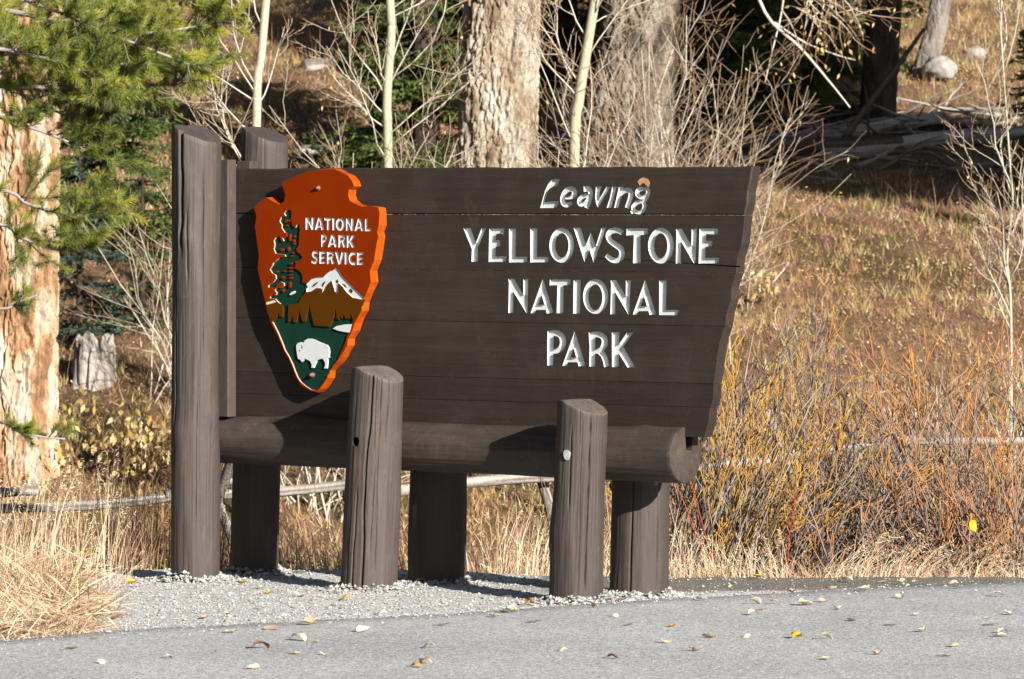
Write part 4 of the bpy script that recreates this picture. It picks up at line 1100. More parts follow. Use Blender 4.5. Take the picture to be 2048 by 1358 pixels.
# litter of small leaves
N = 120000
X, Y = hill_points(N, 26.6, 62.0, 0.85)
ok = (Y > veg_edge(X) + 0.05) & not_shade_zone(X, Y); X, Y = X[ok], Y[ok]; N = len(X)
lp = fbm(X * 1.4 + 3, Y * 1.2, 63, 3)
ok = RNG.random(N) < 0.25 + 0.9 * sstep(0.4, 0.62, lp); X, Y = X[ok], Y[ok]; N = len(X)
a = RNG.uniform(0, 6.28, N)
s_.cards(np.stack([X, Y, terrain(X, Y) + RNG.uniform(0.0, 0.09, N)], -1), np.stack([np.cos(a), np.sin(a), RNG.normal(0, 0.6, N)], -1), np.array([0, -0.7, 0.7]) + RNG.normal(0, 0.5, (N, 3)), RNG.uniform(0.012, 0.034, N), RNG.uniform(0.008, 0.02, N), np.clip(RNG.normal(0.45, 0.24, N), 0.05, 0.84))
ob('hillside_grass', s_.mesh('hillside_grass'), M['hillgrass'], label='low dry brown grass and leaf litter covering the hillside', cat='grass', kind='stuff')

# taller loose weeds on the slope
s_ = Soup(); N = 9000
X, Y = hill_points(N, 28, 56, 0.8); ok = fbm(X * 0.8, Y * 0.6, 91, 3) > 0.45; X, Y = X[ok], Y[ok]; N = len(X)
s_.blades(np.stack([X, Y, terrain(X, Y)], -1), RNG.uniform(0.12, 0.42, N), tiltvec(N, 0.10, 0.05), RNG.uniform(0.003, 0.006, N), np.clip(RNG.normal(0.5, 0.25, N), 0, 1))
ob('weed_stalks', s_.mesh('weed_stalks'), M['hillgrass'], label='thin dry weed stalks standing among the hillside grass', cat='weeds', kind='stuff')

def gz(X, Y):
    return np.where(Y < veg_edge(X) + 0.1, np.maximum(gravel_z(X, Y), terrain(X, Y)), terrain(X, Y))

# straw grass by the road on the left
s_ = Soup(); N = 8000
u = RNG.random(N)
Y = 22.05 + 4.6 * RNG.random(N); xr = np.interp(Y, [22.0, 22.4, 23.2, 24.4, 25.6, 26.7], [-2.16, -1.93, -1.95, -2.04, -2.20, -2.30])
X = xr - RNG.exponential(0.45, N) - 0.02 + (fbm(Y * 3, 0.2, 71, 3) - 0.5) * 0.35
ok = (Y > road_edge(X) + 0.03) & (X > -4.2); X, Y = X[ok], Y[ok]; N = len(X)
edge = np.clip((xr[ok] - X) / 0.35, 0, 1)
H = RNG.uniform(0.02, 0.15, N) * (0.5 + 0.7 * edge) * (0.4 + 1.3 * fbm(X * 5, Y * 3, 88, 3))
ti = np.clip(RNG.normal(0.55, 0.27, N), 0, 0.93)
s_.blades(np.stack([X, Y, gz(X, Y)], -1), H, tiltvec(N, 0.19, 0.10) + np.array([0.02, 0, 0]), RNG.uniform(0.003, 0.008, N), ti)
k_ = RNG.choice(N, 3800); a = RNG.uniform(0, 6.28, 3800)      # broken straws lying every way
s_.cards(np.stack([X[k_] + RNG.normal(0, 0.05, 3800), Y[k_], gz(X[k_], Y[k_]) + RNG.uniform(0.01, 0.10, 3800)], -1), np.stack([np.cos(a), np.sin(a) * 0.6, RNG.normal(0.1, 0.45, 3800)], -1), RNG.normal(0, 1, (3800, 3)), RNG.uniform(0.05, 0.24, 3800), RNG.uniform(0.003, 0.009, 3800), np.clip(RNG.normal(0.5, 0.32, 3800), 0, 1), shape='n')
ob('straw_grass', s_.mesh('straw_grass'), M['straw'], label='matted pale straw grass along the left road edge', cat='grass', kind='stuff')

def seed_stems(px_list, name, label, group):
    for n_, (p0, p1, Yd) in enumerate(px_list):
        pass

# tall seed-headed grass, left
s_ = Soup(); tb = Tubes()
def tall_grass(n, x0, x1, y0, y1, h0, h1, lean, t0, t1, heads=0.5, wd=0.0035):
    X = RNG.uniform(x0, x1, n); Y = RNG.uniform(y0, y1, n)
    P0 = np.stack([X, Y, gz(X, Y) - 0.01], -1); H = RNG.uniform(h0, h1, n)
    L = tiltvec(n, 0.07, 0.05) + np.asarray(lean) * RNG.uniform(0.5, 1.3, (n, 1))
    T = RNG.uniform(t0, t1, n)
    s_.blades(P0, H, L, wd, T)
    k = np.nonzero(RNG.random(n) < heads)[0]
    for j in range(14):      # drooping seed heads
        t = 0.74 + 0.26 * j / 13
        c = P0[k] + L[k] * t ** 1.8 + np.array([0, 0, 1]) * (H[k] * t * (1 - 0.25 * t * np.minimum(1, np.linalg.norm(L[k], axis=1) / H[k])))[:, None]
        s_.cards(c, norm(L[k]) * 0.8 + RNG.normal(0, 0.6, (len(k), 3)) + np.array([0, 0, 0.1]), RNG.normal(0, 1, (len(k), 3)), RNG.uniform(0.012, 0.028, len(k)), 0.004, T[k])
tall_grass(120, -2.75, -2.05, 25.6, 27.2, 0.42, 0.72, (0.09, 0, 0), 0.6, 0.9, 0.8)
tall_grass(500, -3.2, -1.95, 24.8, 27.4, 0.18, 0.45, (0.06, 0, 0), 0.4, 0.9, 0.2)
ob('tall_straw_grass', s_.mesh('tall_straw_grass'), M['straw'], label='tall seed-headed straw grass in front of the grey pole fence', cat='grass', kind='stuff')
s_ = Soup()
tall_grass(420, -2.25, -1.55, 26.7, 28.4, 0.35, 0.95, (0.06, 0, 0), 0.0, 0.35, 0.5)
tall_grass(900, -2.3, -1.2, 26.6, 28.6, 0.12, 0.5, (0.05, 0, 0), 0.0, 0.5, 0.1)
ob('shaded_grass', s_.mesh('shaded_grass'), M['straw'], label='brown grass clump in the shadow beside the tall front post', cat='grass', kind='stuff')
# bleached grass seen under the board and along the pad's edge
s_ = Soup()
tall_grass(1500, -1.3, 0.95, 26.45, 28.2, 0.08, 0.38, (-0.08, 0, 0), 0.2, 0.95, 0.1, 0.005)
tall_grass(700, -0.1, 0.95, 26.3, 27.4, 0.10, 0.50, (0.08, 0, 0), 0.3, 0.95, 0.15, 0.005)
ob('bleached_grass', s_.mesh('bleached_grass'), M['straw'], label='bleached dry grass behind the posts under the board', cat='grass', kind='stuff')
s_ = Soup()
tall_grass(1700, 0.75, 3.4, 26.12, 26.5, 0.03, 0.13, (-0.06, 0, 0), 0.1, 0.93, 0.02, 0.005)
for cx_, n_ in ((1.1, 60), (1.35, 70), (1.75, 90), (2.05, 80), (1.0, 50), (2.4, 50)):
    tall_grass(n_, cx_ - 0.12, cx_ + 0.12, 26.15, 26.5, 0.10, 0.32, (-0.06 if cx_ < 1.5 else 0.24, 0, 0), 0.4, 0.95, 0.3, 0.0045)
ob('verge_grass', s_.mesh('verge_grass'), M['straw'], label='tufts of straw grass along the pad edge before the willows', cat='grass', kind='stuff')

# ------------------------------------------------------------------ bark and trunks
def voro_ridge(x, y, nx, seed):
    """F2-F1 on a lattice that wraps in x every nx cells"""
    ix = np.floor(x); iy = np.floor(y)
    d1 = np.full(x.shape, 9.0); d2 = np.full(x.shape, 9.0)
    for a in (-1, 0, 1):
        for b_ in (-1, 0, 1):
            cx_ = ix + a; cy_ = iy + b_; w = np.mod(cx_, nx)
            qx = cx_ + _h(w, cy_, seed); qy = cy_ + _h(w, cy_, seed + 5)
            d = np.hypot(x - qx, y - qy)
            d2 = np.where(d < d1, d1, np.minimum(d2, d)); d1 = np.minimum(d1, d)
    return d2 - d1

def trunk_mesh(name, pts, rad, segs, rows, nc, cell, depth, seed, flare=0.0):
    """furrowed trunk through pts (k,3) with radii; returns mesh with a tint (plate-to-plate bark colour)"""
    pts = np.asarray(pts, float); k = len(pts); t = np.linspace(0, 1, rows)
    C = np.stack([np.interp(t, np.linspace(0, 1, k), pts[:, i]) for i in range(3)], -1)
    R0 = np.interp(t, np.linspace(0, 1, len(rad)), rad)
    hgt = np.concatenate([[0], np.cumsum(np.linalg.norm(np.diff(C, axis=0), axis=1))])
    th = np.arange(segs) / segs * 2 * math.pi
    Hh, TH_ = np.meshgrid(hgt, th, indexing='ij')
    wx = TH_ / (2 * math.pi) * nc + 0.55 * (fbm(Hh * 2.2, np.cos(TH_) * 3 + 9, seed, 3) - 0.5) * 2 + 0.5 * (fbm(Hh * 11.0, np.cos(TH_) * 9 + 9, seed + 1, 3) - 0.5)
    wy = Hh / cell + 0.8 * (fbm(np.cos(TH_) * 3, np.sin(TH_) * 3 + Hh * 2, seed + 2, 3) - 0.5)
    r1 = voro_ridge(wx, wy, nc, seed); r2 = voro_ridge(wx * 2.0, wy * 2.6, nc * 2, seed + 9)
    dsp = sstep(0.0, 0.30, r1) * 0.6 + 0.35 * sstep(0, 0.35, r2) + 0.25 * (fbm(TH_ * 14, Hh * 12, seed + 20, 3) - 0.5)
    R = R0[:, None] * (1 + 0.05 * (vnoise(np.cos(TH_) * 1.5, np.sin(TH_) * 1.5 + Hh * 0.7, seed + 3) - 0.5) * 2) - depth * (1 - dsp)
    R = R * (1 + flare * np.exp(-Hh / 0.25))
    V = np.stack([C[:, 0:1] + R * np.cos(TH_), C[:, 1:2] + R * np.sin(TH_), np.broadcast_to(C[:, 2:3], R.shape)], -1).reshape(-1, 3)
    i = np.arange(rows * segs).reshape(rows, segs)
    q = np.stack([i[:-1], np.roll(i, -1, 1)[:-1], np.roll(i, -1, 1)[1:], i[1:]], -1).reshape(-1, 4)
    col = fbm(wx * 0.9, wy * 1.2, seed + 30, 3)
    return make_mesh(name, V, [q], False, np.clip((col - 0.5) * 1.8 + 0.5, 0, 1).ravel())

def bark_mat(name, stops):
    m, nt, b = mat_base(name, 0.9, 0.15)
    c = ramp(nt, attr(nt), stops)
    n_ = noise(nt, coords(nt, (9, 9, 1.6)), 6.0, 8, 0.7)
    c = mixc(nt, 0.75, c, ramp(nt, n_, [(0.25, (0.35, 0.33, 0.3)), (0.75, (1.2, 1.2, 1.2))]), 'MULTIPLY')
    nt.links.new(c, b.inputs['Base Color']); bump(nt, b, n_, 0.8, 0.02)
    return m
M['bark_orange'] = bark_mat('orange_furrowed_bark', [(0.1, (0.30, 0.17, 0.09)), (0.35, (0.52, 0.31, 0.17)), (0.55, (0.60, 0.47, 0.33)), (0.9, (0.66, 0.59, 0.49))])
M['bark_tan'] = bark_mat('tan_furrowed_bark', [(0.1, (0.24, 0.17, 0.115)), (0.4, (0.44, 0.34, 0.24)), (0.7, (0.52, 0.46, 0.37)), (0.95, (0.58, 0.55, 0.49))])
M['bark_grey'] = bark_mat('grey_furrowed_bark', [(0.1, (0.09, 0.072, 0.06)), (0.5, (0.22, 0.18, 0.14)), (0.9, (0.38, 0.34, 0.285))])
M['bark_dark'] = bark_mat('dark_conifer_bark', [(0.1, (0.05, 0.04, 0.032)), (0.9, (0.12, 0.095, 0.075))])
M['bark_lodge'] = bark_mat('grey_scaly_bark', [(0.1, (0.22, 0.19, 0.17)), (0.9, (0.36, 0.32, 0.29))])
M['twig'] = tint_mat('pale_twig_bark', [(0.0, (0.16, 0.085, 0.045)), (0.35, (0.34, 0.22, 0.13)), (0.6, (0.50, 0.44, 0.35)), (1.0, (0.66, 0.62, 0.52))], 0.7, 0.25)
M['aspen'] = tint_mat('aspen_bark', [(0.0, (0.28, 0.18, 0.09)), (0.4, (0.38, 0.34, 0.24)), (0.75, (0.46, 0.44, 0.30)), (1.0, (0.52, 0.51, 0.39))], 0.65, 0.25, 0, 0.35)

def big_tree(name, label, px_b, px_t, py_t, Yd, rpx_b, rpx_t, mt, seed, **kw):
    base = on_ground(px_b, Yd); base[2] -= 0.15
    zt = CH - (py_t - HY) / F * Yd
    top_ = np.array([(px_t - CX) / F * Yd, Yd, zt])
    d = top_ - base; full = base + d * (8.5 / d[2])
    t = thing(name, label, 'tree', base)
    rb, rt = rpx_b * Yd / F, rpx_t * Yd / F
    zcut = 5.2
    cut = base + d * (zcut / d[2])
    me = trunk_mesh('trunk', [base, cut], [rb, rt * 0.97], mt_segs(rb), int(zcut / 0.024), kw.get('nc', 22), kw.get('cell', 0.30), kw.get('depth', 0.06), seed, kw.get('flare', 0.15))
    ob('trunk', me, mt, t)
    tb_ = Tubes(); tb_.add(np.linspace(cut - d / d[2] * 0.05, full, 10), np.linspace(rt * 0.93, rt * 0.5, 10), 0.5, 24)
    r_ = random.Random(seed)
    for k in range(14):
        st = cut + (full - cut) * r_.uniform(0.1, 1.0); a = r_.uniform(0, 6.28); L = r_.uniform(0.8, 2.0)
        dr = np.array([math.cos(a), math.sin(a), r_.uniform(0.2, 0.9)]); tt_ = np.linspace(0, 1, 7)[:, None]
        tb_.add(st + dr * L * tt_ + np.array([0, 0, 0.3]) * tt_ ** 2, np.linspace(0.06, 0.01, 7), 0.6, 6)
    ob('limbs', tb_.mesh('limbs'), mt, t)
    return t
def mt_segs(r): return 170 if r > 0.25 else 70
big_tree('cottonwood_tree', 'thick trunk with orange furrowed bark behind the green pine boughs', 22, 34, 0, 38.0, 94, 88, M['bark_orange'], 3, nc=26, cell=0.42)
big_tree('cottonwood_tree', 'thick sunlit tan furrowed trunk rising behind the middle of the board', 984, 1004, 0, 44.0, 84, 76, M['bark_tan'], 5, nc=24, cell=0.36)
big_tree('cottonwood_tree', 'thick grey furrowed trunk half hidden behind tangled bare twigs', 1250, 1284, 0, 47.0, 88, 74, M['bark_grey'], 8, nc=24, cell=0.3)
big_tree('conifer_tree', 'dark shaded straight trunk standing behind the fallen logs', 1752, 1768, 0, 49.6, 38, 33, M['bark_dark'], 12, nc=16, cell=0.25, depth=0.02)
big_tree('conifer_tree', 'slim dark trunk next to the green spruce left of the tan trunk', 752, 757, 0, 48.5, 16, 13, M['bark_dark'], 14, nc=12, cell=0.2, depth=0.012)
# leaning grey trunk with the boulder
tb_base = on_ground(1850, 51.0); tb_base = G(1852, 150, 40)
t = thing('leaning_tree', 'slender grey trunk curving up beside a pale boulder on the slope', 'tree', tb_base)
Yd = tb_base[1]
pts = [P(1848, 165, Yd), P(1858, 110, Yd), P(1872, 60, Yd), P(1882, 0, Yd), P(1888, -120, Yd), P(1890, -420, Yd)]
me = trunk_mesh('trunk', pts, [0.15, 0.125, 0.115, 0.11, 0.10, 0.07], 90, 240, 14, 0.16, 0.012, 33, 0.1)
ob('trunk', me, M['bark_lodge'], t)

def rock(name, label, cen, sx, sy, sz, seed, mt, cat='rock', group=None):
    bm_ = bmesh.new(); bmesh.ops.create_icosphere(bm_, subdivisions=4, radius=1.0)
    for v_ in bm_.verts:
        p = np.array(v_.co)
        r = 1 + 0.30 * (fbm(p[0] * 1.3 + seed, p[1] * 1.3 + p[2] * 1.7, seed, 3) - 0.5) * 2 + 0.12 * (vnoise(p[0] * 4 + p[2] * 3, p[1] * 4 + seed, seed + 1) - 0.5)
        v_.co = Vector((p[0] * sx * r, p[1] * sy * r, max(-0.6 * sz, p[2] * sz * r)))
    me_ = bm_mesh(bm_, name, True)
    o_ = ob(name, me_, mt, None, label, cat, group); o_.location = [float(x) for x in cen]
    return o_
m, nt, b = mat_base('grey_granite', 0.9, 0.2)
n_ = noise(nt, coords(nt), 14, 8, 0.7); nt.links.new(ramp(nt, n_, [(0.3, (0.16, 0.15, 0.14)), (0.5, (0.34, 0.32, 0.29)), (0.7, (0.50, 0.47, 0.42))]), b.inputs['Base Color']); bump(nt, b, n_, 0.7, 0.03)
M['rock'] = m
bp = G(1876, 160, 40); rock('boulder', 'pale lichen-grey boulder at the foot of the leaning trunk', bp + np.array([0, -0.15, 0.10]), 0.19, 0.18, 0.15, 4, M['rock'])
bp = G(1950, 112, 40); rock('boulder', 'small grey boulder half buried in the slope above the logs', bp, 0.12, 0.1, 0.09, 9, M['rock'])
for n_, (x, y, s1) in enumerate([(238, 1112, 0.05), (262, 1122, 0.06), (283, 1116, 0.045), (300, 1125, 0.05), (225, 1098, 0.05)]):
    Yd = 26.9 + 0.08 * n_; p = np.array([(x - CX) / F * Yd, Yd, 0.0]); p[2] = float(gz(p[0], p[1])) + 0.015
    rock('stone', 'small grey stone lying in the shaded grass beside the tall front post', p, s1 * 1.2, s1, s1 * 0.75, 20 + n_, M['rock'], 'stone', 'stones in the shaded grass')

# ------------------------------------------------------------------ fallen timber
M['deadwood'] = bark_mat('weathered_dead_wood', [(0.1, (0.20, 0.17, 0.145)), (0.5, (0.38, 0.34, 0.30)), (0.9, (0.54, 0.50, 0.45))])
M['rotten'] = bark_mat('dark_rotting_wood', [(0.1, (0.05, 0.04, 0.03)), (0.9, (0.16, 0.13, 0.105))])
def fallen_log(name, label, a, b_, r0, r1, mt, seed, stubs=3, group=None, sides=22):
    a = np.asarray(a, float); b_ = np.asarray(b_, float); L = np.linalg.norm(b_ - a); n = max(8, int(L / 0.07))
    t = np.linspace(0, 1, n); rr_ = np.random.default_rng(seed)
    c = a + (b_ - a) * t[:, None] + np.stack([0 * t, 0.05 * np.sin(t * 3 + seed), 0.03 * np.sin(t * 5 + seed)], -1) * min(1, L / 3)
    tan = norm(b_ - a); u = norm(np.cross(tan, [0, 0, 1.0])); v_ = np.cross(u, tan)
    th = np.arange(sides) / sides * 2 * math.pi
    T, TH_ = np.meshgrid(t, th, indexing='ij')
    R = (r0 + (r1 - r0) * T) * (1 + 0.14 * (fbm(np.cos(TH_) * 1.2 + seed, np.sin(TH_) * 1.2 + T * L * 1.5, seed, 3) - 0.5) * 2 + 0.16 * (vnoise(TH_ * 5, T * L * 1.2, seed + 4) - 0.5))
    V = c[:, None, :] + R[..., None] * (np.cos(TH_)[..., None] * u + np.sin(TH_)[..., None] * v_)
    V = V.reshape(-1, 3); i = np.arange(n * sides).reshape(n, sides)
    q = [np.stack([i[:-1], i[1:], np.roll(i, -1, 1)[1:], np.roll(i, -1, 1)[:-1]], -1).reshape(-1, 4)]
    V = np.concatenate([V, c[:1], c[-1:]]); e0, e1 = len(V) - 2, len(V) - 1
    tri = np.concatenate([np.stack([np.full(sides, e0), i[0], np.roll(i[0], -1)], -1), np.stack([np.full(sides, e1), np.roll(i[-1], -1), i[-1]], -1)])
    tintv = np.concatenate([fbm(np.repeat(t, sides) * L * 1.5, np.tile(th, n) * 2, seed + 8, 3), [0.7, 0.7]])
    me_ = make_mesh(name, V, [q[0], tri], True, np.clip((tintv - 0.5) * 2 + 0.5, 0, 1))
    if not stubs:
        o_ = ob(name, me_, mt, None, label, 'log', group); return center_obj(o_)
    t_ = thing(name, label, 'log', [(a + b_)[0] / 2, (a + b_)[1] / 2, min(a[2], b_[2]) - r0], group=group)
    ob('stem', me_, mt, t_)
    for k in range(stubs):
        tt_ = rr_.uniform(0.1, 0.95); st = a + (b_ - a) * tt_; dr = norm(u * rr_.normal(0, 1) + v_ * rr_.uniform(0.2, 1) + tan * rr_.normal(0, 0.5)); Ls = rr_.uniform(0.25, 0.7)
        tb2 = Tubes(); s5 = np.linspace(0, 1, 5)[:, None]; tb2.add(st + dr * Ls * s5 + rr_.normal(0, 0.03, 3) * s5 ** 2, np.linspace(0.02, 0.006, 5), 0.6, 5)
        ob('branch_stub', tb2.mesh('branch_stub'), mt, t_)
    return t_
def glog(px0, py0, px1, py1, r, lift=0.0, y0=30):
    a = G(px0, py0, y0); b_ = G(px1, py1, y0); a[2] += r * 0.6 + lift; b_[2] += r * 0.6 + lift
    return a, b_
a, b_ = glog(1150, 300, 600, 318, 0.09); fallen_log('fallen_log', 'weathered grey log lying on the slope behind the aspen saplings', a, b_, 0.10, 0.06, M['deadwood'], 2)
a, b_ = glog(1500, 292, 1885, 250, 0.07); fallen_log('fallen_log', 'long pale grey log lying uppermost in the shaded timber pile', a, b_, 0.06, 0.075, M['deadwood'], 3, 4)
a, b_ = glog(1640, 318, 2120, 275, 0.08); fallen_log('fallen_log', 'thick pale log end lying right of the shaded timber pile', a, b_, 0.07, 0.10, M['deadwood'], 5, 3)
a, b_ = glog(1380, 322, 1800, 300, 0.11); fallen_log('fallen_log', 'thick dark rotting log at the bottom of the shaded timber pile', a, b_, 0.13, 0.10, M['rotten'], 7, 6)
a, b_ = glog(1560, 352, 1720, 372, 0.03); fallen_log('fallen_log', 'thin broken grey branch below the shaded timber pile', a, b_, 0.03, 0.02, M['deadwood'], 9, 0)
a, b_ = glog(1900, 345, 2010, 332, 0.03); fallen_log('fallen_log', 'short pale broken branch in dark shade under the right log', a, b_, 0.035, 0.02, M['deadwood'], 11, 0)
a = G(1690, 300, 40); a[2] += 0.1; b_ = P(1848, 55, a[1] + 0.6); fallen_log('leaning_pole', 'dark dead pole leaning up against the shaded trunk', a, b_, 0.04, 0.018, M['rotten'], 13, 0)
a, b_ = glog(610, 140, 745, 120, 0.05); fallen_log('fallen_log', 'short grey log high on the slope left of the slim dark trunk', a, b_, 0.07, 0.06, M['deadwood'], 15, 2)

# dead sticks lying round the timber pile
tb_ = Tubes(); rs_ = np.random.default_rng(44)
for k in range(90):
    X0, Y0 = rs_.uniform(1.2, 5.6), rs_.uniform(47.6, 50.6); a_ = rs_.normal(0.1, 0.5) + rs_.choice([0, math.pi]); Ls = rs_.uniform(0.3, 1.5); t5 = np.linspace(0, 1, 6)
    xx, yy = X0 + np.cos(a_) * Ls * t5, Y0 + np.sin(a_) * Ls * t5 * 0.5
    tb_.add(np.stack([xx, yy, terrain(xx, yy) + 0.03 + rs_.uniform(0, 0.3) * t5 + 0.03 * np.sin(t5 * 5 + k)], -1), np.linspace(rs_.uniform(0.01, 0.028), 0.005, 6), rs_.random(), 5)
ob('dead_sticks', tb_.mesh('dead_sticks'), M['deadwood'], label='grey dead sticks scattered round the shaded fallen logs', cat='sticks', kind='stuff')

# ---- stump
sp = G(190, 765, 30); 
n, rows = 72, 40; th = np.arange(n) / n * 2 * math.pi
hs_ = 0.36 * (0.6 + 0.5 * vnoise(th * 2.2, 0.3, 5)) + 0.11 * (vnoise(th * 5, 0.7, 6) - 0.4) + 0.05 * (vnoise(th * 15, 0.2, 16) - 0.5); hs_ = 0.8 * hs_ + 0.2 * np.roll(hs_, 1)
T, TH_ = np.meshgrid(np.linspace(0, 1, rows), th, indexing='ij')
R = 0.185 * (1 + 0.35 * np.exp(-T * 4)) * (1 - 0.12 * T) - 0.035 * (1 - sstep(0, 0.35, voro_ridge(TH_ / 6.2832 * 13, T * 1.2, 13, 4))) + 0.012 * (vnoise(TH_ * 12, T * 4, 8) - 0.5)
Zs = -0.12 + T * (hs_[None, :] + 0.12)
V = np.stack([sp[0] + R * np.cos(TH_), sp[1] + R * np.sin(TH_), sp[2] + Zs], -1).reshape(-1, 3)
Ri = R[-1] * 0.72
V = np.concatenate([V, np.stack([sp[0] + Ri * np.cos(th), sp[1] + Ri * np.sin(th), sp[2] + hs_ * 0.9 - 0.02], -1), np.stack([sp[0] + Ri * 0.8 * np.cos(th), sp[1] + Ri * 0.8 * np.sin(th), np.full(n, sp[2] + 0.05)], -1)])
i = np.arange((rows + 2) * n).reshape(rows + 2, n)
q = np.stack([i[:-1], np.roll(i, -1, 1)[:-1], np.roll(i, -1, 1)[1:], i[1:]], -1).reshape(-1, 4)
center_obj(ob('stump', make_mesh('stump', V, [q], False, np.clip(np.tile(fbm(th * 3, 0.5, 3, 3), rows + 2) * 1.6 - 0.1, 0, 1)), M['deadwood'], None, 'weathered grey broken stump right of the orange-barked trunk', 'stump'))

# ---- pole fence
fx = thing('pole_fence', 'weathered grey pole fence sagging behind the sign', 'fence', on_ground(700, 30.0))
def rail(name, q0, q1, r0, r1, seed):
    a = P(*q0); b_ = P(*q1)
    o_ = fallen_log(name, None, a, b_, r0, r1, M['deadwood'], seed, 0, sides=12)
    del_keys = [k for k in ('label', 'category') if k in o_]
    for k in del_keys: del o_[k]
    w = o_.location.copy(); o_.parent = fx; o_.location = w - fx.location
    return o_
rail('rail', (-220, 1036, 29.4), (345, 992, 29.6), 0.030, 0.027, 1)
rail('rail', (330, 994, 29.55), (692, 972, 29.9), 0.030, 0.028, 2)
rail('rail', (-200, 992, 29.5), (78, 983, 29.5), 0.032, 0.03, 3)
rail('rail', (340, 972, 29.7), (480, 962, 29.7), 0.026, 0.024, 4)
rail('rail', (690, 986, 30.2), (1260, 950, 31.2), 0.035, 0.03, 5)
rail('rail', (1225, 972, 31.2), (1560, 910, 32.0), 0.032, 0.03, 6)
rail('rail', (1500, 926, 32.1), (1830, 876, 32.8), 0.035, 0.03, 7)
rail('rail', (1790, 888, 32.9), (2250, 868, 33.5), 0.028, 0.025, 8)
rail('brace', (425, 980, 29.75), (470, 1092, 29.3), 0.026, 0.032, 9)
rail('brace', (470, 900, 29.3), (400, 1100, 29.9), 0.03, 0.03, 10)
rail('brace', (1768, 816, 32.4), (1850, 1000, 33.2), 0.033, 0.036, 11)
rail('brace', (1822, 872, 33.3), (1740, 1010, 32.4), 0.032, 0.032, 12)
rail('brace', (1535, 826, 31.9), (1600, 1000, 32.4), 0.028, 0.03, 13)
rail('brace', (1075, 940, 31.0), (1115, 1060, 31.2), 0.03, 0.032, 14)
# ------------------------------------------------------------------ branching plants
def grow(tb, st, dr, L, r, lvl, rnd, up=0.25, wig=0.18, nch=(5, 5), ratio=0.5, ang=0.8, tint=(0.9, 0.5, 0.15), tips=None, seg=None, minr=0.0022, flat=0.5):
    n = 7 if lvl == 0 else (6 if lvl == 1 else 5)
    p = np.array(st, float); d = norm(dr); pts = [p.copy()]
    for i in range(n - 1):
        d = norm(d + np.array([rnd.gauss(0, wig), rnd.gauss(0, wig * flat), rnd.gauss(0, wig * 0.7) + up * 0.35]))
        p = p + d * L / (n - 1); pts.append(p.copy())
    pts = np.array(pts)
    re = max(minr * 0.8, r * 0.35)
    tb.add(pts, np.linspace(max(r, minr), re, n), np.linspace(tint[min(lvl, len(tint) - 1)], tint[min(lvl + 1, len(tint) - 1)], n), 4 if lvl < 2 else 3)
    if lvl < len(nch):
        for k in range(max(1, int(rnd.gauss(nch[lvl], 1)))):
            t = rnd.uniform(0.15, 0.97); f = t * (n - 1); i = min(n - 2, int(f)); q = pts[i] + (pts[i + 1] - pts[i]) * (f - i)
            dd = norm(pts[i + 1] - pts[i]); s = norm(np.array([rnd.gauss(0, 1), rnd.gauss(0, flat), rnd.gauss(0, 0.6)])); s = norm(s - dd * (s @ dd))
            a = ang * rnd.uniform(0.6, 1.3)
            grow(tb, q, dd * math.cos(a) + s * math.sin(a), L * ratio * rnd.uniform(0.55, 1.2) * (1.15 - 0.5 * t), max(minr, r * 0.5 * (1 - 0.4 * t)), lvl + 1, rnd, up, wig, nch, ratio, ang, tint, tips, seg, minr, flat)
    elif tips is not None:
        tips.append((pts[-1], norm(pts[-1] - pts[-2])))

def path_tube(tb, pl, r0, r1, tint, sides=7):
    pts = catmull(pl, 5); tb.add(pts, np.linspace(r0, r1, len(pts)), tint, sides); return pts

def dangling_leaves(tips, rnd, frac, name, mt, parent, size=(0.03, 0.055)):
    sel = [t for t in tips if rnd.random() < frac]
    if not sel: return
    Pp = np.array([t[0] for t in sel]); n = len(sel)
    s = Soup(); s.cards(Pp, np.stack([RNG.normal(0, .4, n), RNG.normal(0, .4, n), -np.abs(RNG.normal(0.8, .4, n))], -1), np.array([0.3, -1, 0.2]) + RNG.normal(0, .6, (n, 3)), RNG.uniform(*size, n), RNG.uniform(size[0] * 0.45, size[0] * 0.8, n), RNG.random(n))
    ob(name, s.mesh(name), mt, parent, kind='stuff')
M['dryleaf'] = tint_mat('dry_clinging_leaf', [(0, (0.40, 0.20, 0.08)), (0.5, (0.58, 0.42, 0.20)), (1, (0.74, 0.62, 0.38))], 0.6, 0.25, 0.3)
M['budleaf'] = tint_mat('yellowing_leaf', [(0, (0.50, 0.32, 0.08)), (0.5, (0.66, 0.52, 0.22)), (1, (0.78, 0.70, 0.42))], 0.6, 0.25, 0.35)

